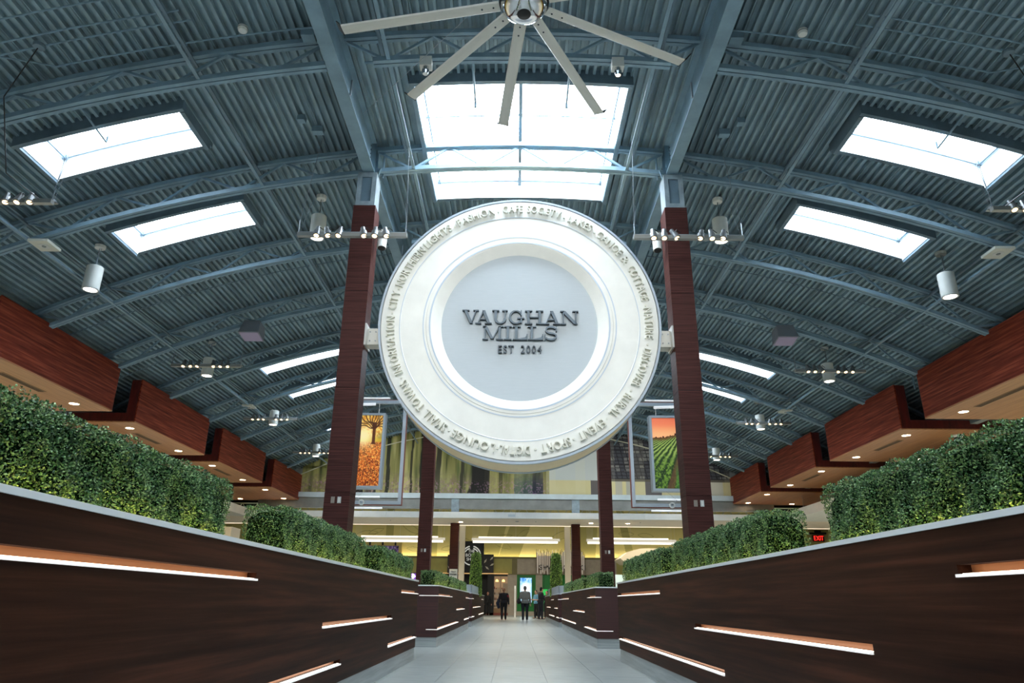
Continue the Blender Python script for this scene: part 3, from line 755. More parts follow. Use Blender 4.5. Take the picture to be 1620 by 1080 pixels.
def hedge(x0, x1, y0, y1, z0, z1, size, dens, label, name='box_hedge'):
    h = thing(name, label, 'hedge', ((x0+x1)/2, (y0+y1)/2, z0), group='clipped box hedges')
    e = .03
    # lumpy core
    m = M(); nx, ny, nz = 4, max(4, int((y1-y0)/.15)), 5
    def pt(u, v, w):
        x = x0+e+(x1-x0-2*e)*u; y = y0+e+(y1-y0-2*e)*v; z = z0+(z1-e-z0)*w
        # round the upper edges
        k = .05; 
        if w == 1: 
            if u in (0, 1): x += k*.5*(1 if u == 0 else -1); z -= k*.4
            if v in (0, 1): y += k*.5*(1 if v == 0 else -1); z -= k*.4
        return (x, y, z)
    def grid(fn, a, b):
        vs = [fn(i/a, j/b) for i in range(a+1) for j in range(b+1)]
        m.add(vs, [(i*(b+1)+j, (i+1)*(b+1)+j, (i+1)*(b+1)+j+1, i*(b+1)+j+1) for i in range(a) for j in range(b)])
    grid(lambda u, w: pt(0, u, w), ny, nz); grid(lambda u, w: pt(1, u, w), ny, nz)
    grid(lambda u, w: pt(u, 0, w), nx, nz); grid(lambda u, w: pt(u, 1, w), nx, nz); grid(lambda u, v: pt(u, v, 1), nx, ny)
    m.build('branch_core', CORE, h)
    P = []; N = []
    inner = x0 if abs(x0) < abs(x1) else x1; outer = x1 if inner == x0 else x0
    sg = -1 if inner > outer else 1; nrm = np.array([-sg, 0, 0.])
    def face(cnt, fn, nr_):
        for _ in range(int(cnt)): P.append(fn(random.random(), random.random())); N.append(nr_)
    LY_, LZ, LX = y1-y0, z1-z0, abs(x1-x0)
    def bump(y, z): return .012*math.sin(y*9+z*17)+.010*math.sin(y*23-z*11)
    def pin(u, v):
        y = y0+LY_*u; z = z0+LZ*v; r = max(0, v-.86)/.14; return (inner+sg*(.012+.05*r*r+bump(y, z)), y, z)
    face(dens*LY_*LZ, pin, (-sg, 0, 0))
    face(dens*LY_*LX*.55, lambda u, v: (x0+(x1-x0)*v, y0+LY_*u, z1-.012+bump(y0+LY_*u, v)), (0, 0, 1))
    face(dens*LX*LZ, lambda u, v: (x0+(x1-x0)*u, y0+.01+bump(u, v)+.05*max(0, v-.86)/.14, z0+LZ*v), (0, -1, 0))
    face(dens*LX*LZ*.6, lambda u, v: (x0+(x1-x0)*u, y1-.01-bump(u, v), z0+LZ*v), (0, 1, 0))
    face(dens*LY_*LZ*.3, lambda u, v: (outer-sg*.02, y0+LY_*u, z0+LZ*v), (sg, 0, 0))
    m = M(); leaves(m, np.array(P), np.array(N, float), size)
    m.build('leaves', LEAF, h, kind='stuff')
    return h
HX = (1.85, 2.2)
hl = [(-1, -1.85, 1.0, 4.5, .0125, 23000, 'large clipped box hedge nearest on the left, cut by the frame edge'),
      (-1, -1.85, 5.68, 8.8, .014, 17000, 'clipped box hedge in the middle of the nearest left planter'),
      (-1, -1.85, 9.95, 13.0, .018, 10000, 'clipped box hedge at the far end of the nearest left planter'),
      (-1, -1.85, 16.95, 20.1, .026, 4500, 'first box hedge block on the second left planter'),
      (-1, -1.85, 21.1, 24.3, .03, 3400, 'middle box hedge block on the second left planter'),
      (-1, -1.85, 25.2, 28.2, .03, 3400, 'last box hedge block on the second left planter'),
      (1, 1.87, 1.2, 4.5, .0125, 23000, 'large clipped box hedge nearest on the right, cut by the frame edge'),
      (1, 1.87, 5.66, 9.05, .014, 17000, 'clipped box hedge in the middle of the nearest right planter'),
      (1, 1.87, 9.75, 13.15, .018, 10000, 'clipped box hedge at the far end of the nearest right planter'),
      (1, 1.87, 17.0, 19.85, .026, 4500, 'first box hedge block on the second right planter'),
      (1, 1.87, 20.8, 24.2, .03, 3400, 'middle box hedge block on the second right planter'),
      (1, 1.87, 25.25, 28.7, .03, 3400, 'last box hedge block on the second right planter')]
for s, x, ya, yb, sz, dn, lb in hl:
    a, b = sorted((x, x+s*.35)); zt = 1.64 if ya < 15 else 1.60
    hedge(a, b, ya, yb, 1.215, zt, sz, dn, lb)

# topiary cones
for s, sd, x in ((-1, 'left', -1.93), (1, 'right', 2.02)):
    y = 36.5; t = thing('topiary', 'tall narrow green topiary rising from the farthest %s planter' % sd, 'topiary', (x, y, 1.2))
    M().lathe([(.26, 1.2), (.27, 1.8), (.22, 2.5), (.15, 3.1), (.10, 3.2), (0, 3.22)], (x, y, 0), n=16).build('branch_core', mat('topiary_core', (34, 52, 18), .9), t)
    P = []; N = []
    for _ in range(5200):
        z = random.uniform(1.2, 3.24); a = random.uniform(0, 2*PI); r = .29-.02*(z-1.2)-.03*max(0, z-2.2)**1.3*1.6; 
        if z > 3.18: r *= random.random()
        P.append((x+r*math.cos(a), y+r*math.sin(a), z)); N.append((math.cos(a), math.sin(a), .1))
    m = M(); leaves(m, np.array(P), np.array(N), .05); m.build('leaves', LEAFT, t, kind='stuff')

# ------------------------------------------------------------------ pendants, light bars, other ceiling fittings
def pendant_proto():
    t = thing('cylinder_pendant', 'x', 'pendant light', (0, 0, 0), group='white cylinder pendant lights')
    M().lathe([(.185, .0), (.19, .01), (.19, .60), (.17, .615)], (0, 0, 0), n=56).build('shade', painted('pendant_white', (214, 218, 214), .5, .02), t, smooth=False)
    M().lathe([(.15, -.004), (.155, -.012), (.19, -.012), (.19, .0)], (0, 0, 0), n=28, caps=False).build('rim', ALU, t)
    M().lathe([(0, -.002), (.15, -.006)], (0, 0, 0), n=24).build('lens', LAMPC, t)
    return t
pp = None
PEND = []
for i, y in enumerate((15.75, 22.75, 29.75, 36.75)):
    for s in (-1, 1): PEND.append((s*10.5, y, 8.02, i))
PEND += [(-5.1, 15.75, 9.5, 9), (5.08, 15.75, 9.5, 9)]
for x, y, z, i in PEND:
    sd = 'left' if x < 0 else 'right'
    if pp is None: pp = pendant_proto(); o = pp
    else: o = copy_tree(pp)
    o.location = (x, y, z); ORG[o.name] = Vector((x, y, z))
    o['label'] = ('white cylinder pendant behind the near light bar beside the first column, %s' % sd) if i == 9 else 'white cylinder pendant on the %s, %s' % (sd, ('nearest of the outer row', 'second of the outer row, with a light bar', 'third of the outer row, small', 'farthest and smallest of the outer row')[i])
    zc_ = arch(x, DECKZ-.02)-z
    m = M(); m.tube((x, y, z+.6), (x, y, z+zc_), .012, 6).tube((x, y, z+.6), (x+.05, y, z+zc_-.05), .006, 4)
    m.build('cable', WIRE, o)
    M().lathe([(.05, -.05), (.12, -.05), (.13, 0), (.13, .03)], (x, y, z+zc_-.05), n=16).build('canopy', WHITE, o)

def light_bar_proto(tilts):
    t = thing('track_light_bar', 'x', 'light bar', (0, 0, 0), group='hanging track light bars')
    L = 1.12
    M().box(-L, L, -.05, .05, -.08, 0).box(-L, L, .05, .16, 0, .02).build('channel', ALUG, t)
    for a_, b_ in ((-L, -L+.6), (-.2, .3), (L-.6, L)): B(a_, b_, .0, .1, 0, .04).build('driver_box', ALU, t)
    for j, (x, ty) in enumerate(zip((-.72, -.5, -.27, .24, .47, .70), tilts)):
        d = Vector((ty*.5, -.35, -1)).normalized(); c = Vector((x, -.02, -.02))
        h = M().tube(c-d*.07, c+d*.06, .07, 14, .08).build('spot_head', SPOTM, t)
        M().tube(c+d*.061, c+d*.064, .05, 14).build('spot_lens', LAMPW, h)
        M().tube(c-d*.07, c-d*.19, .05, 10, .045).build('heat_sink', SPOTM, h)
        m = M(); m.poly([c+Vector((0, .03, .1)), c+Vector((.04, .03, .17)), c+Vector((.12, .03, .1))], .008, 5); m.build('lamp_cord', BLACK, h)
    return t
BARS = [(-3.44, 12.8, 'near light bar with six small spots crossing the first left column', 0), (3.45, 12.8, 'near light bar with six small spots crossing the first right column', 1),
        (-9.98, 11.6, 'light bar cut by the left frame edge beside the nearest skylight', 0), (9.98, 11.6, 'light bar cut by the right frame edge beside the nearest skylight', 1),
        (-10.0, 21.5, 'light bar in front of the second left pendant', 0), (10.0, 21.5, 'light bar in front of the second right pendant', 1),
        (-10.2, 28.5, 'light bar in front of the third left pendant', 0), (10.2, 28.5, 'light bar in front of the third right pendant', 1),
        (-10.2, 35.5, 'farthest small light bar on the left, by the picture wall', 0), (10.1, 35.5, 'farthest small light bar on the right, by the picture wall', 1)]
protos = [None, None]
for x, y, lb, q in BARS:
    if protos[q] is None: protos[q] = light_bar_proto((0, .6, -.2, .5, 0, .5) if q == 0 else (0, -.2, .8, -.6, 0, -.5)); o = protos[q]
    else: o = copy_tree(protos[q])
    z = 8.0; o.location = (x, y, z); ORG[o.name] = Vector((x, y, z)); o['label'] = lb
    for sx_ in (-1, 1):
        m = M(); xe = x+sx_*1.1; xt = x+sx_*.95; zt = arch(xt, DECKZ)
        m.tube((xe, y, z), (xe, y, z+.3), .012, 5).tube((xe, y, z+.3), (xt, y+.4, zt), .006, 4).tube((xe, y+.05, z), (xe-.1*sx_, y+.3, z+.9), .004, 4)
        m.build('hanging_cable', WIRE, o)
# round spots on the columns
for s, sd in ((-1, 'left'), (1, 'right')):
    t = thing('column_spotlight', 'white cylindrical spotlight mounted inside the first %s column above the light bar' % sd, 'spotlight', (s*3.0, 14, 8.4))
    x = s*3.05
    M().tube((x, 13.9, 8.25), (x, 13.95, 8.68), .1, 16).build('lamp_body', WHITE, t); M().tube((x, 13.897, 8.245), (x, 13.895, 8.235), .085, 16).build('lens', BLACK, t)
    M().bar((x, 14, 8.7), (s*3.25, 14, 8.72), .04).build('mount_arm', WHITE, t)
    # emergency-style fixtures under the first truss
    t = thing('square_fixture', 'white boxed fixture with a small lamp hanging under the nearest truss, %s of the fan' % sd, 'light fixture', (s*1.77, 10.5, 10.3))
    x = s*1.77
    B(x-.11, x+.11, 10.38, 10.56, 10.18, 10.38).build('housing', WHITE, t); m = M().lathe([(.06, 0), (.07, -.1), (.05, -.16)], (x, 10.45, 10.18), n=12); m.build('lamp_cage', CHROME, t); M().lathe([(.0, -.165), (.045, -.16)], (x, 10.45, 10.18), n=10).build('lens', LAMPW if s > 0 else WHITE, t)
    # flat square speakers under trusses
    for (xx, yy, zz, d) in ((10.6, 14, 8.32, 'nearest truss at the sides'), (10.95, 28, 8.36, 'sixth truss')):
        t = thing('flat_ceiling_speaker', 'flat square cream fitting fixed under the truss, %s, %s' % (('near, above the first outer pendant' if yy == 14 else 'far and small'), sd), 'speaker', (s*xx, yy, zz))
        M().box(s*xx-.22, s*xx+.22, yy-.25, yy+.25, zz-.04, zz+.02).build('panel', mat('fitting_cream', (196, 198, 186), .5), t)
        M().lathe([(.11, -.045), (.11, -.04)], (s*xx, yy, zz), n=20).build('grille', PLATE, t); M().lathe([(.04, -.06), (.045, -.045)], (s*xx, yy, zz), n=12).build('sensor', GREYP, t)
    # big purple-grey speaker boxes
    t = thing('hanging_speaker', 'purple-grey speaker box hanging under the fourth roof truss, %s' % sd, 'speaker', (s*8.47, 21, 9.0))
    x = s*8.47
    m = M(); v = [(x-.26, 20.85, 9.28), (x+.26, 20.85, 9.28), (x+.26, 21.3, 9.2), (x-.26, 21.3, 9.2), (x-.32, 20.65, 8.82), (x+.32, 20.65, 8.82), (x+.32, 21.25, 8.72), (x-.32, 21.25, 8.72)]
    m.add(v, [(0, 1, 2, 3), (7, 6, 5, 4), (0, 4, 5, 1), (1, 5, 6, 2), (2, 6, 7, 3), (3, 7, 4, 0)]); m.build('cabinet', mat('speaker_grey', (130, 134, 142), .7), t)
    m = M(); v = [(x-.29, 20.69, 8.812), (x+.29, 20.69, 8.812), (x+.29, 21.21, 8.722), (x-.29, 21.21, 8.722)]; m.add(v+[(a, b, c-.012) for a, b, c in v], [(0, 1, 2, 3), (7, 6, 5, 4), (0, 4, 5, 1), (1, 5, 6, 2), (2, 6, 7, 3), (3, 7, 4, 0)])
    m.build('grille', mat('grille_purple', (166, 152, 180), .7), t)
    M().tube((x, 21, 9.25), (x, 21, arch(x, BZ+.05)), .02).build('hanger_rod', STEEL, t)
    # smoke detectors
    t = thing('smoke_detector', 'round white smoke detector on the deck near the top edge, %s' % sd, 'detector', (s*5.05, 10.0, arch(5.05, 11.05)))
    x = s*5.05; z = arch(5.05, 11.08); M().lathe([(.05, -.1), (.075, -.09), (.09, -.04), (.09, .0)], (x, 10.0, z), n=16).build('body', WHITE, t); M().lathe([(.09, -.045), (.094, -.03)], (x, 10, z), n=16).build('vent_ring', GREYP, t)
    # long drop cable from the top corner
    m = M(); m.poly([(s*8.3, 9.6, arch(8.3, 11)), (s*8.9, 9.9, 9.0), (s*9.4, 11.0, 8.2), (s*9.1, 11.6, 8.0)], .01, 5)
    setp(m.build('power_cable', BLACK), 'dark power cable dropping to the light bar at the %s frame edge' % sd, 'cable')
    # reel on the deck where the cable starts
    t = thing('deck_outlet_box', 'round deck outlet box where the dark cable starts, %s' % sd, 'electrical box', (s*8.3, 9.6, arch(8.3, 11)))
    M().lathe([(.09, -.06), (.1, -.03), (.1, 0)], (s*8.3, 9.6, arch(8.3, 11.02)), n=14).build('body', STEELD, t)

# ------------------------------------------------------------------ paintings as colour attributes on flat prints
def print_grid(name, x0, x1, z0, z1, y, nx, nz, fn, m_, parent, clip=None):
    xs = np.linspace(x0, x1, nx+1); zs = np.linspace(z0, z1, nz+1)
    V = [(x, y, z) for z in zs for x in xs]
    f = []; C = []
    U_, W_ = np.meshgrid((np.arange(nx)+.5)/nx, (np.arange(nz)+.5)/nz)
    c = fn(U_, W_)      # (nz,nx,3) 0..1 srgb
    c = np.clip(c, 0, 1); c = np.where(c <= .04045, c/12.92, ((c+.055)/1.055)**2.4)
    for j in range(nz):
        for i in range(nx):
            if clip is not None and not clip(xs[i], xs[i+1], zs[j], zs[j+1]): continue
            a = j*(nx+1)+i; f.append((a, a+1, a+nx+2, a+nx+1)); C.append(c[j, i])
    g = M(); g.v = V; g.f = f; g.mi = [0]*len(f)
    o = g.build(name, m_, parent); me = o.data
    at = me.color_attributes.new('paint', 'FLOAT_COLOR', 'CORNER')
    A = np.ones((len(f)*4, 4), np.float32); A[:, :3] = np.repeat(np.array(C), 4, axis=0); at.data.foreach_set('color', A.ravel())
    return o
def vnoise(u, v, su, sv, seed=0, octv=3):
    out = np.zeros_like(u); amp = 1; tot = 0
    r = np.random.RandomState(seed); T = r.rand(256, 256)
    for o in range(octv):
        a = u*su*(2**o)+o*17.3; b = v*sv*(2**o)+o*9.1; i = np.floor(a).astype(int); j = np.floor(b).astype(int); fa = a-i; fb = b-j
        fa = fa*fa*(3-2*fa); fb = fb*fb*(3-2*fb)
        g = lambda p, q: T[p % 256, q % 256]
        out += amp*((g(i, j)*(1-fa)+g(i+1, j)*fa)*(1-fb)+(g(i, j+1)*(1-fa)+g(i+1, j+1)*fa)*fb); tot += amp; amp *= .55
    return out/tot
def mixc(a, b, t): return a*(1-t[..., None])+np.array(b)/255.*t[..., None]
def const(u, c): return np.ones(u.shape+(3,))*np.array(c)/255.
def sst(a, b, x): t = np.clip((x-a)/(b-a), 0, 1); return t*t*(3-2*t)

# mural wall (forest on the left, tiled roofs on the right), 25.6 m wide
mural = thing('wall_front', None, None, (0, 42, 6.9), kind='structure')
mw = 12.66
def mural_fn(u, w):
    x = (u*2-1)*mw; z = 6.86+w*4.4
    c = const(u, (150, 150, 96)); st = vnoise(u, w, 90, 1.2, 1); c = mixc(c, (206, 200, 150), sst(.45, .8, st)*.8); c = mixc(c, (58, 70, 40), sst(.5, .2, st))
    low = sst(1.5, .4, z-6.86); c = mixc(c, (112, 92, 104), low*.55*(vnoise(u, w, 160, 30, 2) > .5)); c = mixc(c, (210, 200, 150), low*.35)
    c = mixc(c, (60, 96, 46), sst(.5, .9, vnoise(u, w, 60, 3, 3))*sst(6.9, 9.5, z)*.6)
    for tx, tw_, col in ((-9.4, .34, (18, 20, 16)), (-9.95, .1, (34, 40, 34)), (-6.2, .07, (50, 52, 38)), (-5.6, .1, (44, 46, 34)), (-4.6, .17, (46, 48, 38)), (-3.2, .1, (52, 56, 40)), (-2.15, .5, (12, 14, 12)), (-1.65, .1, (20, 22, 20)), (-7.6, .12, (40, 46, 34)), (-8.3, .08, (60, 66, 50)), (-.9, .12, (56, 60, 36)), (-11, .14, (40, 46, 30))):
        ww = tw_*(1+.9*np.clip(7.5-z, 0, 1)*(tw_ > .3)); d = np.abs(x-tx-.03*np.sin(z*2+tx)); c = mixc(c, col, sst(ww, ww*.8, d)*.92)
    for a, b, col, k in ((-1.6, -.1, (170, 166, 110), .55), (-.1, 1.0, (60, 92, 100), .65), (1.0, 1.65, (26, 36, 70), .8), (1.65, 2.0, (150, 146, 90), .5), (-5.45, -3.9, (176, 176, 140), .35), (-8.9, -8.5, (60, 44, 66), .5)):
        c = mixc(c, col, ((x > a) & (x < b))*k*sst(9, 7, z))
    fl = (vnoise(u, w, 420, 60, 7, 1) > .72)*sst(7.75, 7.5, z)*(x < 2); c = mixc(c, (196, 150, 190), fl*.5)
    # right half: buildings
    R_ = x > 2.0
    wall = const(u, (206, 196, 138)); wall = mixc(wall, (226, 220, 176), vnoise(u, w, 40, 3, 4)*.7)
    for a, b, col in ((4.45, 5.0, (88, 86, 88)), (7.65, 8.6, (96, 94, 98)), (6.5, 7.0, (170, 172, 160)), (10.4, 10.9, (70, 72, 64)), (11.5, 12.2, (206, 206, 190)), (5.9, 6.3, (178, 176, 160))): wall = mixc(wall, col, ((x > a) & (x < b))*.95)
    rz = 7.75+0*x
    grid_ = ((np.abs(((x*3.4+z*.7) % 1)-.5) > .4) | (np.abs(((z*4.6) % 1)-.5) > .36))
    roof = const(u, (58, 60, 68)); roof = mixc(roof, (150, 150, 140), (vnoise(np.floor(x*3.4)/50, np.floor(z*4.6)/50, 50*7, 50*7, 5, 1) > .62)*.5); roof = mixc(roof, (22, 22, 28), grid_*.85)
    isr = (z > rz)*1.0; isr = isr*((x > 4.3)*1.0); gap = ((x > 8.95+.12*(9.5-z)*2) & (x < 9.5+.3*(9.5-z)))
    skyc = const(u, (196, 206, 204))
    rr = np.where(isr[..., None] > 0, roof, wall); rr = np.where(((z > rz) & (x <= 4.9-(z-rz)*0))[..., None]*(x[..., None] < 6.6-.5*(9.2-z[..., None])), skyc, rr)
    rr = np.where(gap[..., None] & (z > rz)[..., None], skyc, rr)
    band = (np.abs(z-rz) < .06) & (x > 5.5); rr = np.where(band[..., None], np.array((90, 86, 74))/255., rr)
    pan = ((np.floor(x*1.7) % 3) == 0)*.16; rr = mixc(rr, (230, 226, 190), pan)
    c = np.where(R_[..., None], rr, c); pan = ((np.floor(x*1.3+.4) % 2) == 0)*.12; c = mixc(c, (220, 216, 170), pan*(x < 2)); c = np.clip(c, 0, 1)**np.where(x < 1.8, 1.25, .9)[..., None]
    return c
def clip_roof(xa, xb, za, zb): return zb < arch(max(abs(xa), abs(xb)), 11.25)+.0
print_grid('mural_print', -mw, mw, 6.86, 11.26, 41.95, 560, 96, mural_fn, attr_mat('mural_ink', .6), mural, clip_roof)
m = M(); nseg = 40
for i in range(nseg):
    xa = -15+30*i/nseg; xb = xa+30/nseg; za, zb = arch(xa, 11.34), arch(xb, 11.34)
    m.add([(xa, 41.98, 6.6), (xb, 41.98, 6.6), (xb, 41.98, zb), (xa, 41.98, za), (xa, 42.15, 6.6), (xb, 42.15, 6.6), (xb, 42.15, zb), (xa, 42.15, za)], [(0, 1, 2, 3), (7, 6, 5, 4), (0, 4, 5, 1), (2, 6, 7, 3)])
m.build('backing', GREYP, mural)
M().arc(-14, 14, 41.8, 41.86, 10.75, 10.70, 20).build('edge_trim', mat('trim_pale', (206, 206, 180), .5), mural)
b = thing('trim_1', None, None, (0, 41.9, 6.4), kind='structure')
B(-15, 15, 41.6, 42.2, 6.57, 6.86).build('upper_flange', BEAMP, b)
B(-15, 15, 41.75, 42.1, 6.0, 6.57).build('web_plate', GREYP, b)
m = M()
for x in (-3.5, 3.5, -10, 10): m.box(x-.22, x+.22, 41.7, 42.1, 5.3, 6.57)
m.build('stub_post', painted('stub_blue', (140, 160, 172), .5), b)
# white soffit band
sf = thing('trim_2', None, None, (0, 41, 5.3), kind='structure')
for i in range(-5, 5): B(i*7+3.5*0-0+.0, i*7+6.99, 39.1, 39.2, 5.19, 5.51).build('fascia_board', WHITE, sf)
B(-27, 27, 39.2, 43, 5.19, 5.24).build('soffit_board', painted('soffit_cream', (240, 226, 208), .6, .02), sf)
B(-27, 27, 42.9, 43.0, 5.17, 5.2).build('edge_light', mat('soffit_edge_led', (255, 240, 220), .4, emit=(255, 232, 205), es=1.3), sf)
m = M(); 
for x in (-1.0, .1, 1.15, -7, 7): m.tube((x, 40.6, 5.19), (x, 40.6, 5.17), .1 if abs(x-.1) < .01 else .03, 12)
m.build('sprinkler_head', GREYP, sf)
for x in (-3.1, 4.3, 6.4): 
    M().lathe([(0, -.004), (.12, -.004)], (x, 41.2, 5.19), n=12).build('downlight_lens', LAMPC, sf)
B(-.4, .0, 39.085, 39.1, 5.27, 5.4).build('speaker_grille', mat('grille_pale', (196, 204, 206), .5), sf)
# pale joist seen in the slit below the beam
j = thing('bar_joist', 'pale bar joist seen in the slit under the far grey beam', 'joist', (0, 46, 6.2))
m = M(); m.box(-20, 20, 45.95, 46.05, 6.0, 6.06).box(-20, 20, 45.95, 46.05, 6.7, 6.76); m.build('chord', mat('pale_joist', (190, 190, 160), .6), j)
m = M()
for i in range(40): x = -20+i; m.bar((x, 46, 6.03), (x+.5, 46, 6.73), .04).bar((x+.5, 46, 6.73), (x+1, 46, 6.03), .04)
m.build('web_rod', MATS['pale_joist'], j, kind='stuff')

# hanging picture frames
def autumn(u, w):
    c = const(u, (196, 96, 34)); n1 = vnoise(u, w, 26, 44, 11, 3); n2 = vnoise(u, w, 60, 100, 12, 2)
    c = mixc(c, (120, 46, 16), sst(.55, .35, n1)); c = mixc(c, (246, 176, 84), sst(.58, .75, n2)); c = mixc(c, (60, 24, 12), (n2 < .3)*1.0*sst(.5, 0, w))
    g = sst(.60, .63, w); c = mixc(c, (186, 150, 34), g)
    sky = sst(.66, .72, w); c = mixc(c, (236, 190, 96), sky)
    fol = vnoise(u, w, 22, 34, 13, 4); c = mixc(c, (188, 112, 24), sky*sst(.45, .6, fol)*.8); c = mixc(c, (96, 72, 60), sky*sst(.62, .5, w-.2+0*u)*0)
    d = np.hypot((u-.5)*.55, w-.70); c = mixc(c, (255, 252, 236), np.exp(-(d/.12)**2)); c = mixc(c, (255, 214, 120), np.exp(-(d/.2)**2)*.6)
    c = mixc(c, (92, 96, 70), sst(.8, .95, u)*sst(.78, .72, w)*sst(.65, .69, w)*.6*vnoise(u, w, 20, 30, 15))
    tr = np.abs(u-.78)-.03-.05*np.clip(.62-w, 0, .04)*10-.02*sst(.78, .86, w); c = mixc(c, (86, 44, 22), sst(.02, 0, tr)*((w > .585)*1.0)*(w < .9))
    for k_ in range(13):
        a = (k_-6)*.24; dx = u-.78; dz = (w-.82); t = dx*math.sin(a)*.6+dz*math.cos(a); p = np.abs(dx*math.cos(a)*.6-dz*math.sin(a)+.015*np.sin(t*30+k_))
        c = mixc(c, (70, 36, 18), sst(.012, .004, p)*(t > 0)*(t < .3)*.9)
    return c
def vineyard(u, w):
    c = const(u, (92, 122, 44)); sky = sst(.735, .745, w-.05*np.sin(u*2.6)+.0*u)
    ground = w < .75
    # converging rows
    vx, vz = .85, .86; a = (u-vx)*1.0/(vz-w+.001); 
    row = np.sin(a*16+2.5*vnoise(u, w, 8, 12, 25, 2)); c = mixc(c, (160, 170, 96), sst(.1, .8, row)*sst(.2, .6, w)); c = mixc(c, (36, 54, 26), sst(-.1, -.7, row))
    n1 = vnoise(u, w, 30, 50, 21, 3); c = mixc(c, (26, 46, 22), sst(.55, .35, n1)*.8*sst(.55, .2, w)); c = mixc(c, (120, 150, 60), sst(.6, .75, n1)*.7)
    path = np.abs(u-(.62-.55*(.45-w)*.9+.12*w)) ; c = mixc(c, (92, 62, 44), sst(.09, .04, path-(.3-w)*.1)*sst(.6, .45, w)*.8)
    c = mixc(c, (60, 110, 50), ((u > .55)*sst(.4, .2, w))*.5)
    hill = w-.70-.10*sst(.2, 1.1, u)-.02*vnoise(u, w*0, 14, 1, 22, 3)
    c = mixc(c, (96, 58, 30), sst(-.05, -.01, hill)*.8)
    s = const(u, (238, 130, 84)); s = mixc(s, (250, 176, 120), sst(.95, .74, w)); s = mixc(s, (230, 112, 84), sst(.8, 1, w)*.6)
    m_ = sst(0, .006, hill)[..., None]; c = c*(1-m_)+s*m_
    bush = vnoise(u, w*0, 40, 1, 23, 2)*.05; c = mixc(c, (60, 34, 24), (hill > 0)*(hill < bush-.015)*1.0)
    return c
LB = attr_mat('backlit_print', .4, .4)
for s, sd, fn, dsc in ((-1, 'left', autumn, 'autumn tree photo'), (1, 'right', vineyard, 'vineyard at sunset photo')):
    Y = 21.0; cx_ = s*4.63
    fr = thing('picture_gantry', 'large grey rectangular gantry hung behind the first %s column' % sd, 'frame', (cx_, Y, 5.1))
    xa, xb = sorted((s*5.48, s*3.38)); za, zb, t = 3.58, 6.72, .1
    m = M(); m.box(xa, xb, Y-.05, Y+.05, za, za+t).box(xa, xb, Y-.05, Y+.05, zb-t, zb).box(xa, xa+t, Y-.05, Y+.05, za+t, zb-t).box(xb-t, xb, Y-.05, Y+.05, za+t, zb-t)
    m.build('frame_profile', ALU, fr)
    m = M(); e = .025; m.box(xa-e, xb+e, Y-.03, Y+.06, za-e, za).box(xa-e, xb+e, Y-.03, Y+.06, zb, zb+e).box(xa-e, xa, Y-.03, Y+.06, za, zb).box(xb, xb+e, Y-.03, Y+.06, za, zb)
    m.build('frame_edge', RUST, fr)
    m = M(); m.tube((cx_-.7, Y+.05, zb+.09), (cx_+.7, Y+.05, zb+.09), .028, 8).tube((cx_-.7, Y, za-.1), (cx_+.7, Y, za-.1), .028, 8).tube((cx_-.5, Y+.0, za+.22), (cx_+.6, Y+.0, za+.22), .028, 8)
    m.build('tube_lamp', mat('tube_lamp', (250, 250, 250), .4, emit=(245, 250, 255), es=.35), fr)
    m = M()
    for xx in (xa+.3, xb-.3): m.tube((xx, Y, zb), (xx, Y, arch(xx, 10.4)), .006, 4)
    m.build('suspension_wire', WIRE, fr)
    m = M(); w0 = cx_-s*.05+(.0); m.lathe([(.05, -.02), (.085, -.02), (.085, .02), (.05, .02)], (cx_-s*-.0+(-s)*.1, Y-.08, za+.05), 'y', 16); m.build('pulley', PLATE, fr)
    m = M(); m.tube((cx_-s*.1, Y-.06, za+.05), (cx_-s*.1+s*.15, Y-.06, za+.2), .01, 5).tube((cx_-s*.1+s*.15, Y-.06, za+.2), (cx_-s*.3, Y-.06, za+.5), .004, 4); m.build('pull_cord', WIRE, fr)
    pc = thing('light_box_picture', 'back-lit %s in a silver frame hung inside the %s gantry' % (dsc, sd), 'picture', (cx_, Y, 5.15))
    pa, pb, qa, qb = cx_-.57, cx_+.57, 4.1, 6.22; t = .07
    m = M(); m.box(pa-t, pb+t, Y-.16, Y+.16, qa-t, qa).box(pa-t, pb+t, Y-.16, Y+.16, qb, qb+t).box(pa-t, pa, Y-.16, Y+.16, qa, qb).box(pb, pb+t, Y-.16, Y+.16, qa, qb)
    m.build('picture_frame', ALU, pc)
    B(pa, pb, Y-.12, Y+.12, qa, qb).build('box_body', PLATE, pc)
    print_grid('print', pa, pb, qa, qb, Y-.125, 110, 200, fn, LB, pc)
    m = M(); m.tube((cx_-.4, Y, qb+t), (cx_-.4, Y, zb), .006, 4).tube((cx_+.4, Y, qb+t), (cx_+.4, Y, zb), .006, 4).tube((cx_-.5, Y-.3, qb+.28), (cx_+.3, Y-.1, qb+.36), .045, 8); m.build('hanger', MATS['tube_lamp'], pc)

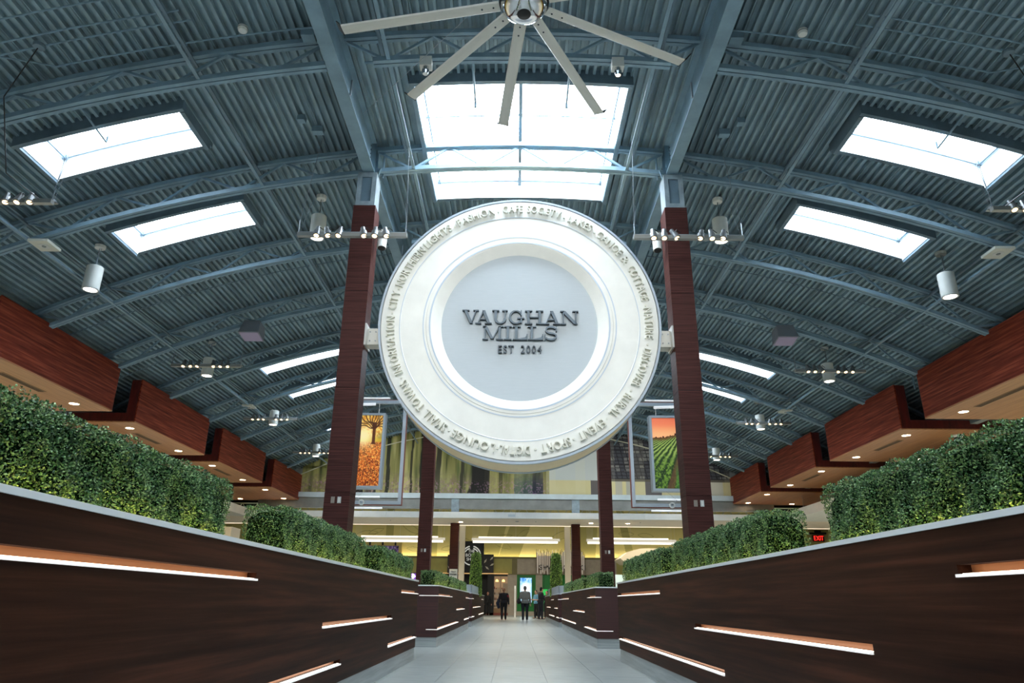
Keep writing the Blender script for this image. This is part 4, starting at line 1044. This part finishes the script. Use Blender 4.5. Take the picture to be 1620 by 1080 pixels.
# ------------------------------------------------------------------ far wall with shops
wb = thing('wall_back', None, None, (0, 57.6, 4), kind='structure')
WY = 57.6
def wallpaper(u, w):
    x = (u*2-1)*16; z = 4.12+w*3.78
    c = const(u, (224, 210, 138)); c = mixc(c, (230, 218, 150), vnoise(u, w, 40, 4, 31)*.6)
    for a, b, sl in ((-2.6, -1.3, .25), (-1.3, .3, .38), (-14.2, -13.4, .1), (-6.6, -6.1, 0), (-10.2, -9.6, 0), (4.3, 6.3, .1), (8.8, 9.4, -.2), (13, 15, .3)):
        q = x-sl*(z-4.2); c = mixc(c, (168, 160, 96), ((q > a) & (q < b))*.75)
    for k_ in range(18):
        r = random.Random(k_); lx = r.uniform(-15, 15); lz = 4.6+r.random()*1.8; a = r.uniform(-.6, .6); L = r.uniform(.5, 1.0)
        dx = (x-lx)*math.cos(a)+(z-lz)*math.sin(a); dz = -(x-lx)*math.sin(a)+(z-lz)*math.cos(a); f_ = np.abs(dz)-.28*L*(1-(dx/L)**2)
        c = mixc(c, (110, 104, 50), (np.abs(f_) < .02)*(np.abs(dx) < L)*.38)
    return c
print_grid('wallpaper', -16, 16, 4.12, 7.9, WY, 860, 100, wallpaper, attr_mat('wallpaper_ink', .7), wb)
B(-27, 27, WY+.02, WY+.2, 4.0, 8).build('wall_core', mat('plain_yellow_wall', (224, 210, 138), .7), wb)
B(-27, 27, WY-.35, WY-.3, 4.14, 4.25).build('ledge', OLIVED, wb)
for q_ in range(-18, 18): B(q_*1.5+.02, q_*1.5+1.48, WY-.27, WY-.2, 4.15, 4.18).build('cove_light', COVE, wb)
B(-27, 27, 60.2, 60.4, 0, 8).build('rear_wall', DARKG, wb)
B(-27, 27, WY-.3, WY+.02, 4.10, 4.14).build('trough_board', OLIVED, wb)
B(-27, 27, WY-.12, WY+.02, 2.94, 4.12).build('backing', OLIVED, wb)
def wp(px): # far wall x from photo column
    d = _r*((px-810)/F)-_u*((890-540)/F)+_f; return -.0693+d.x*(WY-.3)/d.y
for (a, b, mt, z0, z1) in ((500, 578, OLIVE, 2.98, 4.22), (578, 640, TAUPE, 2.98, 4.22), (640, 716, OLIVE, 2.98, 4.22), (781, 810, OLIVE, 2.98, 4.22), (810, 818.3, OLIVED, 2.98, 4.22), (818.3, 850, TAUPE, 2.98, 4.22), (850, 922, TAUPE, 2.98, 4.22), (922, 975, TAUPE, 2.98, 4.22), (975, 1160, OLIVE, 2.98, 4.22),
                         (803.3, 818, TAUPE, 0, 2.96), (847.5, 858, TAUPE, 0, 2.96)):
    B(wp(a), wp(b), WY-.3, WY-.1, z0, min(z1, 4.1)).build('wall_panel', mt, wb)
B(-27, wp(500), WY-.3, WY-.1, 0, 4.2).build('side_infill', OLIVE, wb); B(wp(1160), 27, WY-.3, WY-.1, 0, 4.2).build('side_infill', OLIVE, wb)
B(wp(781), wp(848), WY-.32, WY-.28, 2.93, 2.99).build('reveal', OLIVED, wb)
for q_, (a, b) in enumerate(((500, 560), (562, 636), (976, 1040), (1042, 1158))):
    B(wp(a), wp(b), WY-.2, WY-.14, .25, 2.94).build('shop_window', mat('shop_window_glass', (60, 66, 64), .12), wb); B(wp(a), wp(b), WY-.24, WY-.14, 0, .25).build('window_plinth', TAUPE, wb)
# dark shop (left)
s1 = thing('dark_shopfront', 'black shop entrance under the round white logo', 'shopfront', (-4, 57.4, 0))
B(wp(700), wp(772), 58.6, 58.7, 0, 3).build('interior', BLACK, s1)
B(wp(772), wp(782), 57.1, 58.6, 0, 3.0).build('pillar', mat('shop_black', (14, 13, 13), .6), s1)
B(wp(640), wp(728), 57.2, 57.3, 0, 3.0).build('dark_glass', mat('dark_shop_glass', (8, 8, 9), .5, spec=.1), s1)
B(wp(700), wp(804), 57.05, 57.3, 2.96, 3.02).build('lit_lintel', mat('lintel_lit', (200, 160, 110), .5, emit=(255, 200, 130), es=.6), s1)
B(wp(770), wp(804), 57.1, 57.4, 0, .18).build('plinth', mat('plinth_red_brown', (120, 54, 34), .5), s1)
# display with shelves
s2 = thing('shop_display', 'lit shop display with shelves and two lamps beside the dark entrance', 'display', (-1.1, 57.7, 0))
xa, xb = wp(782), wp(803.5)
B(xa, xb, 58.4, 58.45, .15, 2.96).build('back_panel', mat('display_cream', (214, 190, 158), .5, emit=(255, 220, 180), es=.16), s2)
B(xa, xb, 57.4, 58.4, 2.84, 2.96).build('header', mat('header_teal', (40, 52, 54), .5), s2)
for z in (.55, 1.05, 1.45, 1.85): B(xa, xb-.35, 57.9, 58.4, z, z+.03).build('shelf', mat('shelf_white', (226, 214, 196), .5), s2)
for xx in (xa+.48,): B(xx, xx+.03, 57.9, 58.4, .15, 2.8).build('divider', mat('divider_grey', (120, 116, 108), .5), s2)
B(xb-.36, xb-.02, 57.6, 57.64, .15, 2.3).build('door_leaf', mat('door_tan', (190, 170, 146), .3), s2)
B(xa, xb-.35, 57.6, 58.4, .15, .5).build('cabinet_base', mat('base_oak', (176, 140, 100), .5), s2)
for k_, xx in enumerate((xa+.22, xa+.72)):
    l_ = M().lathe([(.12, 2.42), (.09, 2.55), (.02, 2.6)], (xx, 57.75, 0), n=12).build('lamp_shade', mat('lamp_glow', (255, 206, 130), .5, emit=(255, 190, 100), es=4), s2)
ORDN = ('first', 'second', 'third', 'fourth', 'fifth', 'sixth', 'seventh')
for z, shn in ((.58, 'lowest'), (1.08, 'second lowest'), (1.48, 'second highest'), (1.88, 'top')):
    for q in range(7):
        col = random.choice([(40, 38, 36), (90, 60, 46), (200, 190, 170), (60, 70, 60), (150, 60, 60)])
        xx = xa+.06+q*.11+random.uniform(-.01, .01)
        if abs(xx-xa-.49) < .05: continue
        h_ = random.uniform(.1, .22); p_ = M().lathe([(.03, z), (.035, z+.02), (.035, z+h_*.7), (.015, z+h_*.8), (.015, z+h_)], (xx, 57.97, 0), n=8)
        setp(p_.build('product_bottle', mat('product_%d' % col[0], col, .4)), 'small bottle on the %s lit shop shelf, %s place from the left' % (shn, ORDN[q]), 'bottle', 'bottles on the shop shelves')
# round-logo sign
sg_ = thing('shop_sign', 'black sign with a broken white ring and the words THE BODY SHOP', 'sign', (-3.6, 57, 4.2))
xa, xb = wp(716), wp(765.5)
B(xa, xb, 56.98, 57.2, 3.02, 5.37).build('sign_board', BLACK, sg_)
lx = wp(745.8); lz = 4.30; WHT = mat('sign_white', (245, 245, 242), .5, emit=(255, 255, 250), es=.25)
m = M()
def arcst(r, t0, t1, w):
    n_ = 20
    for i in range(n_):
        a, b = math.radians(t0+(t1-t0)*i/n_), math.radians(t0+(t1-t0)*(i+1)/n_)
        q = [(lx+(r-w)*math.sin(a), 56.95, lz+(r-w)*math.cos(a)), (lx+(r-w)*math.sin(b), 56.95, lz+(r-w)*math.cos(b)), (lx+(r+w)*math.sin(b), 56.95, lz+(r+w)*math.cos(b)), (lx+(r+w)*math.sin(a), 56.95, lz+(r+w)*math.cos(a))]
        m.add(q+[(p[0], 56.98, p[2]) for p in q], [(3, 2, 1, 0), (0, 1, 5, 4), (2, 3, 7, 6)])
arcst(.70, 12, 172, .045); arcst(.70, 188, 348, .045); arcst(.55, 14, 62, .04); arcst(.55, 298, 346, .04)
m.build('ring_logo', WHT, sg_)
m = M()
for tx, dz, wd_ in (('THE', .22, .5), ('BODY', -.08, .86), ('SHOP', -.38, .72)): text_line(m, tx, lx-wd_/2, lz+dz, 56.955, .22, wd_)
m.build('lettering', WHT, sg_)
sg2 = thing('leaf_print_panel', 'dark panel with pale leaf prints beside the round-logo sign', 'panel', (wp(773), 57, 3.7))
B(wp(765.6), wp(781), 57.0, 57.2, 3.05, 4.4).build('panel_board', mat('leaf_panel_dark', (34, 30, 26), .5), sg2)
m = M()
for (px, z, a) in ((778, 4.1, .8), (771, 3.4, -.7), (779, 3.65, .5), (768, 3.9, 1.0)):
    x = wp(px); v = [(x+math.cos(a)*t*.2-math.sin(a)*q*.07, 56.99, z+math.sin(a)*t*.2+math.cos(a)*q*.07) for t, q in ((-1, 0), (0, -1), (1, 0), (0, 1))]; m.add(v, [(0, 1, 2, 3)])
m.build('leaf_print', mat('leaf_print_pale', (190, 180, 160), .5), sg2)
sg2 = thing('leaf_print_panel', 'dark leaf print panel left of the short left column', 'panel', (wp(711), 57, 3.7))
B(wp(708.5), wp(716), 57.0, 57.2, 3.0, 4.35).build('panel_board', MATS['leaf_panel_dark'], sg2)
x = wp(711); M().add([(x-.1, 56.99, 3.55), (x+.02, 56.99, 3.42), (x+.14, 56.99, 3.3), (x-.04, 56.99, 3.38)], [(0, 1, 2, 3)]).build('leaf_print', MATS['leaf_print_pale'], sg2)
# green shop and crystal sign
s3 = thing('green_shopfront', 'green shop window under the crystal sign', 'shopfront', (2, 57.5, 0))
B(wp(818), wp(848), 57.35, 57.45, .3, 2.94).build('green_panel', GREEN, s3); B(wp(858), wp(924), 57.35, 57.45, .3, 2.94).build('green_panel', GREEN, s3)
B(wp(818), wp(924), 57.3, 57.4, 0, .3).build('base_panel', TAUPE, s3)
m = M(); m.box(wp(858), wp(924), 57.33, 57.35, 1.9, 1.95); 
for px in (860, 872, 884, 896, 910): m.box(wp(px), wp(px)+.04, 57.33, 57.35, .3, 2.9)
m.build('mullion', mat('green_dark', (14, 84, 34), .3), s3)
def screen_fn(u, w):
    c = const(u, (186, 220, 246)); c = mixc(c, (120, 180, 236), sst(.4, .6, vnoise(u, w, 5, 7, 41))*.5); c = mixc(c, (60, 130, 210), sst(.7, .95, w)*sst(.35, .7, vnoise(u, w, 8, 12, 42))); return mixc(c, (236, 246, 255), sst(.5, .2, np.hypot(u-.5, w-.45)))
sc1 = thing('light_screen', 'tall pale blue glowing screen in the green shop window', 'screen', (wp(832), 57.2, 1.7))
B(wp(822.3), wp(841.5), 57.2, 57.3, .9, 2.74).build('housing', mat('screen_bezel', (60, 110, 80), .4), sc1)
print_grid('display', wp(823), wp(841), .94, 2.7, 57.19, 24, 44, screen_fn, attr_mat('screen_glow', .3, 1.1), sc1)
g2 = thing('green_light_panel', 'small bright green panel behind the men at right', 'panel', (wp(862), 57.2, 1.8)); B(wp(858.5), wp(866), 57.2, 57.3, .9, 1.9).build('panel_board', GREENL, g2)
cs = thing('crystal_sign', 'sign of hanging crystal rods with dark crystal lettering', 'sign', (3.2, 57, 3.7))
CR = [mat('crystal_a', (200, 186, 170), .15, .6), mat('crystal_b', (110, 92, 80), .2, .6), mat('crystal_c', (240, 236, 226), .1, .4, emit=(255, 246, 230), es=.5)]
B(wp(848.5), wp(925), 57.15, 57.25, 3.0, 4.35).build('back_board', mat('crystal_back', (150, 134, 118), .4), cs)
x = wp(848.5); i = 0
while x < wp(925):
    h_ = random.uniform(.15, .85); z0 = 3.0+random.uniform(-.02, .5); w_ = random.uniform(.012, .022)
    m = M(); m.tube((x, 57.08, z0), (x, 57.08, min(4.55+random.uniform(-.15, .3), z0+1.2+h_)), w_, 5).tube((x, 57.08, z0-.08), (x, 57.08, z0), .005, 5, w_)
    m.build('crystal_rod', CR[i % 3], cs); i += 1; x += random.uniform(.036, .05)
m = M(); text_line(m, 'SWAROVSKI', wp(852.5), 3.3, 57.0, .36, wp(925)-wp(852.5)); m.build('lettering', mat('sign_dark', (30, 24, 22), .3), cs)
# white post, EXIT sign, framed board, canopy, counter lights
t = thing('white_post', 'slim white floor post between the two shops', 'post', (.02, 50, 0)); x = .06; B(x-.07, x+.03, 50, 50.1, 0, 1.98).build('post_body', WHITE, t); B(x-.05, x+.01, 49.98, 50, .3, 1.8).build('post_face', PLATE, t)
t = thing('exit_sign', 'red EXIT sign high on the far wall at right', 'sign', (23.7, 57.2, 5.9)); B(23.3, 24.2, 57.1, 57.25, 5.62, 6.12).build('sign_box', mat('exit_box', (60, 14, 12), .5), t)
m = M(); text_line(m, 'EXIT', 23.38, 5.7, 57.08, .34, .74); m.build('lettering', mat('exit_red', (255, 50, 40), .5, emit=(255, 50, 40), es=1.6), t); m = M(); m.box(23.1, 24.4, 57.1, 57.25, 6.16, 6.3).box(23.5, 24.0, 57.1, 57.25, 6.3, 6.45); m.build('emergency_lamp', BLACK, t)
def purple(u, w):
    c = const(u, (96, 72, 130)); c = mixc(c, (196, 176, 214), sst(.5, .7, vnoise(u, w, 24, 10, 51))); return mixc(c, (34, 26, 44), sst(.45, .25, vnoise(u, w, 16, 8, 52)))
t = thing('purple_flower_board', 'purple flower poster in a pale frame on the far wall at left', 'poster', (-10.3, 57.2, 4.6))
B(-11.9, -8.8, 57.15, 57.3, 3.0, 5.25).build('board_frame', mat('frame_straw', (206, 184, 110), .5), t); print_grid('print', -11.65, -9.05, 3.3, 4.98, 57.14, 60, 40, purple, attr_mat('poster_ink', .5, .15), t)
m = M()
for x in (-11.3, -10.3, -9.3): m.box(x-.06, x+.06, 57.0, 57.15, 5.0, 5.3)
m.build('clip', BLACK, t)
t = thing('glowing_screen', 'small purple-white glowing screen behind the end of the near left hedge', 'screen', (-6.0, 46, 1.9))
print_grid('display', -6.55, -5.85, 1.55, 2.55, 45.9, 20, 24, lambda u, w: mixc(const(u, (120, 70, 170)), (245, 240, 255), sst(.45, .6, vnoise(u, w, 6, 6, 61))), attr_mat('small_screen', .4, .9), t); B(-6.6, -5.8, 45.91, 46.0, 0, 2.6).build('housing', BLACK, t)
t = thing('white_canopy', 'curved white canopy shape behind the right hedges', 'canopy', (9, 50, 4.2))
m = M(); v = []
for q in range(9): a = PI*q/8; v.append((7.4+.9*(1-math.cos(a))*1.0 if q < 9 else 0, 50, 4.1+.55*math.sin(a*.5)))
pts = [(7.0, 3.75), (7.5, 4.15), (8.4, 4.4), (12, 4.4), (12, 3.7), (7.4, 3.45)]
n_ = len(pts); m.add([(p[0], 49, p[1]) for p in pts]+[(p[0], 52, p[1]) for p in pts], [tuple(range(n_-1, -1, -1)), tuple(range(n_, 2*n_))]+[(i, (i+1) % n_, n_+(i+1) % n_, n_+i) for i in range(n_)])
m.build('canopy_shell', mat('canopy_cream', (206, 192, 164), .5), t)
M().tube((10, 50.5, 0), (10, 50.5, 3.7), .06).build('post', WHITE, t)
t = thing('pale_menu_panel', 'pale lit panel seen between the right hedges', 'panel', (7, 50, 2)); B(6.2, 7.5, 50, 50.1, 1.0, 2.75).build('panel_board', mat('menu_pale', (200, 220, 214), .4, emit=(220, 240, 235), es=.35), t); B(6.3, 6.4, 50.02, 50.08, 0, 1.0).build('leg', ALU, t); B(7.3, 7.4, 50.02, 50.08, 0, 1.0).build('leg', ALU, t)
t = thing('food_counter', 'pale food counter with yellow and red goods behind the left hedges', 'counter', (-18, 40, 0))
B(-20, -14, 36, 37, 0, 3.2).build('counter_body', TAUPE, t); B(-20, -14, 35.9, 36, 3.25, 3.5).build('menu_board', mat('menu_yellow', (220, 190, 60), .5, emit=(220, 190, 60), es=.3), t); B(-17.6, -17.2, 35.85, 36, 2.9, 3.2).build('red_tag', mat('red_tag', (230, 50, 40), .5, emit=(230, 50, 40), es=.4), t)
B(-20, -14, 35.8, 37, 3.6, 4.3).build('canopy_band', mat('canopy_cream', (232, 218, 192), .5), t)

# ring-shaped linear pendants
def ring(x0, x1, y0, y1, z, label):
    t = thing('linear_pendant', label, 'pendant light', ((x0+x1)/2, (y0+y1)/2, z), group='long white linear pendants')
    h = .16; z += .1
    B(x0, x1, y0, y0+.3, z, z+h).build('light_body', mat('pendant_body_grey', (176, 174, 166), .5), t)
    B(x0+.08, x1-.14, y0+.03, y0+.27, z-.13, z-.001).build('led_diffuser', LEDW, t)
    B(x0+.45, x1-.5, y0+.12, y0+.42, z+h, z+h+.1).build('upper_light', LEDW, t)
    for q_, xx in enumerate((x0+.07, x0+.16, x0+.25, x0+.34, x0+.43, (x0+x1)/2, x1-.3, x1-.07)):
        M().tube((xx, y0+.15, z+h), (xx, y0+.15, 7.9), .008, 4).build('suspension_wire', mat('wire_white', (230, 225, 205), .5), t)
ring(-2.85, 2.95, 48, 51.5, 4.62, 'long white linear pendant in the centre above the people')
ring(-10.6, -4.6, 48, 51.5, 4.62, 'long white linear pendant at left behind the columns')
ring(4.7, 10.6, 48, 51.5, 4.62, 'long white linear pendant at right behind the columns')

# tray station lettering
m = M(); text_line(m, 'TRAY', -3.6, 2.47, 41.71, .09, .27); text_line(m, 'STATION', -3.65, 2.33, 41.71, .09, .37)
m.lathe([(.09, -.005), (.11, -.005), (.11, 0), (.09, 0)], (-3.47, 41.72, 2.12), 'y', 16)
m.build('lettering', BLACK, p)

# ------------------------------------------------------------------ people
def remesh(m, name, mt, parent, vox=.013, sm=4):
    me = m.mesh(name, mt); o = bpy.data.objects.new(name, me); COL.objects.link(o)
    r = o.modifiers.new('r', 'REMESH'); r.mode = 'VOXEL'; r.voxel_size = vox; s_ = o.modifiers.new('s', 'SMOOTH'); s_.iterations = sm; s_.factor = .5
    dg = bpy.context.evaluated_depsgraph_get(); m2 = bpy.data.meshes.new_from_object(o.evaluated_get(dg)); bpy.data.objects.remove(o); bpy.data.meshes.remove(me)
    m2.name = name; m2.materials.clear(); m2.materials.append(mt); m2.polygons.foreach_set('use_smooth', [True]*len(m2.polygons)); m2.polygons.foreach_set('material_index', [0]*len(m2.polygons))
    q = bpy.data.objects.new(name, m2); COL.objects.link(q); q.parent = parent; return q
def ball(m, c, r, n=10):
    rx, ry, rz = r if isinstance(r, tuple) else (r, r, r); vs = []; k = 7
    for i in range(k+1):
        t = PI*i/k
        for j in range(n): a = 2*PI*j/n; vs.append((c[0]+rx*math.sin(t)*math.cos(a), c[1]+ry*math.sin(t)*math.sin(a), c[2]+rz*math.cos(t)))
    m.add(vs, [(i*n+j, (i+1)*n+j, (i+1)*n+(j+1) % n, i*n+(j+1) % n) for i in range(k) for j in range(n)])
def limb(m, pts, rs):
    for (a, b, ra, rb) in zip(pts[:-1], pts[1:], rs[:-1], rs[1:]): m.tube(a, b, ra, 10, rb)
    for p_, r in zip(pts, rs): ball(m, p_, r)
def person(label, x, y, H, rot, skin, hair, top, legs, shoe, arms, stride=.05, width=1.0, head_tilt=0, extras=None, hem=.52, cap=None):
    """standing figure facing +y before rotation; arms: (elbow, wrist) offsets per side in units of height"""
    t = thing('person', label, 'person', (x, y, 0)); t.rotation_euler = (0, 0, rot)
    S_ = H; W = width
    hip = .52*S_; sh = .815*S_; nk = .86*S_; hc = .935*S_
    SK = mat('skin_%d' % skin[0], skin, .6); body = M()
    L = []
    for s in (-1, 1):
        hp = (s*.055*S_*W, 0, hip); kn = (s*.06*S_, stride*s*.4+.02, .285*S_); an = (s*.062*S_, stride*s-.02, .045*S_); L.append((hp, kn, an))
        limb(body, [hp, kn, an], [.05*S_*W, .032*S_, .022*S_]); limb(body, [an, (an[0], an[1]+.09*S_, .02*S_)], [.022*S_, .017*S_])
    A = []
    for s, (e, w_) in zip((-1, 1), arms):
        s0 = (s*.105*S_*W, 0, sh-.02*S_); el = (s*e[0]*S_, e[1]*S_, e[2]*S_); wr = (s*w_[0]*S_, w_[1]*S_, w_[2]*S_); A.append((s0, el, wr))
        limb(body, [s0, el, wr], [.03*S_, .023*S_, .016*S_])
        d = (Vector(wr)-Vector(el)).normalized(); o_ = d.orthogonal().normalized(); pz = Vector(wr)+d*.04*S_
        limb(body, [wr, pz], [.016*S_, .02*S_])
        for k_ in range(4):
            off = o_*((k_-1.5)*.0105*S_); ln = (.036, .042, .04, .032)[k_]*S_; limb(body, [pz+off, pz+off*1.1+d*ln*.6, pz+off*1.1+d*ln-d.cross(o_)*.012*S_], [.0062*S_, .0058*S_, .005*S_])
        limb(body, [Vector(wr)+d*.015*S_+o_*.012*S_, Vector(wr)+d*.045*S_+o_*.034*S_], [.0075*S_, .006*S_])
    ball(body, (0, 0, .70*S_), (.095*S_*W, .06*S_*W, .16*S_)); ball(body, (0, 0, .56*S_), (.092*S_*W, .065*S_*W, .07*S_)); limb(body, [(-.09*S_*W, 0, sh-.01*S_), (.09*S_*W, 0, sh-.01*S_)], [.035*S_]*2)
    hy = head_tilt*.02*S_
    limb(body, [(0, 0, sh), (0, .008*S_+hy*.5, nk+.02*S_)], [.032*S_, .03*S_])
    ball(body, (0, .01*S_+hy, hc), (.044*S_, .054*S_, .065*S_), 14)
    ball(body, (0, .062*S_+hy, hc-.008*S_), (.008*S_, .014*S_, .014*S_)); ball(body, (0, .045*S_+hy, hc-.045*S_), (.024*S_, .02*S_, .016*S_))
    for s in (-1, 1): ball(body, (s*.045*S_, .005*S_+hy, hc-.002*S_), (.007*S_, .012*S_, .016*S_))
    remesh(body, 'body', SK, t, .009, 2)
    e = M()
    for s in (-1, 1): ball(e, (s*.018*S_, .056*S_+hy, hc+.004*S_), .006*S_, 6)
    e.build('eyes', BLACK, None).parent = t
    # trousers
    m = M(); 
    for hp, kn, an in L: limb(m, [(hp[0], hp[1], hp[2]), kn, (an[0], an[1], an[2]+.01)], [.062*S_*W, .043*S_, .036*S_])
    ball(m, (0, 0, .56*S_), (.1*S_*W, .072*S_*W, .075*S_)); remesh(m, 'trousers', mat('cloth_%d_%d' % (legs[0], legs[2]), legs, .8), t, .014)
    m = M()
    for hp, kn, an in L: limb(m, [(an[0], an[1]-.02, .035*S_*.8), (an[0], an[1]+.05*S_, .024*S_), (an[0]*1.05, an[1]+.1*S_, .02*S_)], [.03*S_*.8, .026*S_*.8, .021*S_*.8])
    remesh(m, 'shoes', mat('shoe_%d_%d' % (shoe[0], shoe[1]), shoe, .6), t, .012)
    # top garment with sleeves
    m = M(); ball(m, (0, 0, .70*S_), (.112*S_*W, .08*S_*W, .165*S_)); ball(m, (0, 0, (hem+.06)*S_), (.108*S_*W, .082*S_*W, .075*S_)); limb(m, [(-.092*S_*W, 0, sh-.012*S_), (.092*S_*W, 0, sh-.012*S_)], [.046*S_]*2)
    m.lathe([(.104*S_*W, hem*S_), (.106*S_*W, (hem+.08)*S_)], (0, 0, 0), n=16)
    short = top[3] if len(top) > 3 else 0
    for s0, el, wr in A:
        if short: mid = tuple((Vector(s0)*.25+Vector(el)*.75)); limb(m, [s0, mid], [.044*S_, .038*S_])
        else: limb(m, [s0, el, wr], [.043*S_, .035*S_, .026*S_])
    remesh(m, 'jacket' if not short else 'shirt', top[4] if len(top) > 4 else mat('cloth_%d_%d' % (top[0], top[1]), top[:3], .85), t, .014)
    m = M(); ball(m, (0, -.006*S_+hy, hc+.014*S_), (.05*S_, .058*S_, .062*S_), 14); ball(m, (0, -.028*S_+hy, hc-.01*S_), (.045*S_, .034*S_, .05*S_)); remesh(m, 'hair' if not cap else 'cap', mat('hair_%d' % hair[0], hair, .9), t, .012)
    if cap:
        m = M(); m.lathe([(.04*S_, 0), (.06*S_, .004), (.06*S_, .01), (.03*S_, .02)], (0, .05*S_+hy, hc+.03*S_), n=14); m.build('cap_brim', mat('hair_%d' % hair[0], hair), None).parent = t
    if extras: extras(t, S_)
    return t
def cloth_check():
    m = mat('grey_check_shirt', (96, 96, 92), .85); nt = m.node_tree; n_ = nt.nodes; b_ = n_['Principled BSDF']
    tc = n_.new('ShaderNodeTexCoord'); w1 = n_.new('ShaderNodeTexWave'); w1.inputs['Scale'].default_value = 22; cr = n_.new('ShaderNodeValToRGB'); cr.color_ramp.elements[0].color = (*lin((70, 70, 68)), 1); cr.color_ramp.elements[1].color = (*lin((138, 138, 130)), 1)
    nt.links.new(tc.outputs['Object'], w1.inputs['Vector']); nt.links.new(w1.outputs['Color'], cr.inputs[0]); nt.links.new(cr.outputs[0], b_.inputs['Base Color']); return m
def coat(t, S_):
    m = M(); limb(m, [(-.16*S_, .03*S_, .62*S_), (-.2*S_, .02, .52*S_), (-.17*S_, 0, .4*S_)], [.05*S_, .065*S_, .05*S_]); o = remesh(m, 'carried_jacket', mat('navy_jacket', (22, 28, 48), .8), t, .016)
    m = M(); limb(m, [(.125*S_, 0, .76*S_), (.15*S_, .02*S_, .64*S_)], [.048*S_, .042*S_]); remesh(m, 'red_sleeve', mat('red_sleeve', (128, 24, 32), .8), t, .014)
def bag(t, S_):
    m = M(); ball(m, (-.19*S_, .02, .56*S_), (.07*S_, .05*S_, .085*S_)); limb(m, [(-.14*S_, 0, .79*S_), (-.2*S_, .02, .63*S_)], [.012*S_]*2); remesh(m, 'shoulder_bag', mat('bag_black', (16, 16, 18), .7), t, .014)
def phone(t, S_):
    B(-.02*S_+.0, .02*S_, .21*S_, .215*S_, .70*S_, .75*S_).build('phone', BLACK, None).parent = t
dn = ((.15, 0, .64), (.165, .03, .50)); fw = ((.14, .03, .65), (.08, .16, .66))
person('woman seen from behind in dark clothes with red sleeves carrying a jacket', -.61, 42.4, 1.69, .1, (196, 150, 124), (120, 84, 62), (20, 18, 24), (14, 14, 16), (120, 30, 34), (((.16, .02, .66), (.17, .06, .58)), dn), extras=coat, width=1.12)
person('man seen from behind in a grey checked shirt carrying a black bag', .56, 40.8, 1.77, 0, (196, 152, 128), (92, 90, 88), (96, 96, 92, 0, cloth_check()), (20, 22, 30), (190, 190, 190), (((.15, 0, .65), (.16, .08, .6)), dn), extras=bag, width=1.15, hem=.5)
person('man in a light blue polo shirt and black trousers looking down', 1.37, 47.0, 1.66, PI*.72, (190, 144, 120), (20, 18, 18), (96, 150, 178, 1), (14, 14, 18), (24, 24, 26), (fw, fw), head_tilt=1)
person('man in a dark jacket and black cap looking at a phone', 1.56, 44.9, 1.80, -PI*.35, (186, 140, 118), (14, 14, 18), (24, 26, 34), (18, 22, 34), (40, 40, 44), (fw, fw), extras=phone, head_tilt=1.4, width=1.1, cap=True)
person('dim figure in dark clothes standing in the black shop entrance', -1.99, 56.2, 1.66, PI, (170, 120, 100), (20, 16, 14), (20, 20, 22), (16, 16, 18), (80, 70, 60), (dn, dn))
person('person in dark clothes mostly hidden beside the right planter end', 2.0, 46.6, 1.62, PI*.8, (186, 140, 118), (20, 18, 18), (26, 26, 28), (16, 16, 18), (170, 170, 170), (dn, fw))

# ------------------------------------------------------------------ lamps
def spot(loc, to, power, ang, col=(1, .965, .92), rad=.08, blend=.6):
    ld = bpy.data.lights.new('fill_spot', 'SPOT'); ld.energy = power; ld.spot_size = math.radians(ang); ld.spot_blend = blend; ld.color = col; ld.shadow_soft_size = rad
    o = bpy.data.objects.new('fill_spot', ld); COL.objects.link(o); o.location = loc; o.rotation_euler = (Vector(to)-Vector(loc)).to_track_quat('-Z', 'Y').to_euler(); return o
def area(loc, sx_, sy_, power, col, rot=(0, 0, 0)):
    ld = bpy.data.lights.new('area_lamp', 'AREA'); ld.shape = 'RECTANGLE'; ld.size = sx_; ld.size_y = sy_; ld.energy = power; ld.color = col
    o = bpy.data.objects.new('area_lamp', ld); COL.objects.link(o); o.location = loc; o.rotation_euler = rot; return o
# added spots, unseen above the frame, that brighten the sign's face
for x in (-4.6, -1.6, 1.6, 4.6): spot((x, 6.0, 8.6), (x*.25, 13.5, 6.0), 400, 50)
# ring pendants; then broad areas added to stand in for shop lighting
for cx_ in (0, -7.6, 7.6): area((cx_, 49.7, 4.55), 5.4, 3.2, 150, (1, .93, .8))
area((0, 46, 5.1), 30, 4, 900, (1, .9, .76)); area((0, 54.5, 6.8), 40, 3, 200, (1, .93, .78))
for x in (-9, -3, 3, 9): spot((x, 35.4, 8.4), (x, 42, 7.6), 620, 80, (1, .97, .9), .1, .8)  # spots added near a far truss to brighten the picture wall
# added areas stand in for bulkhead downlights; bounce from the seating brightens the soffits
for s in (-1, 1):
    for y in (13, 20, 27, 34): area((s*19.5, y, 5.1), 5, 5, 620, (1, .86, .66))
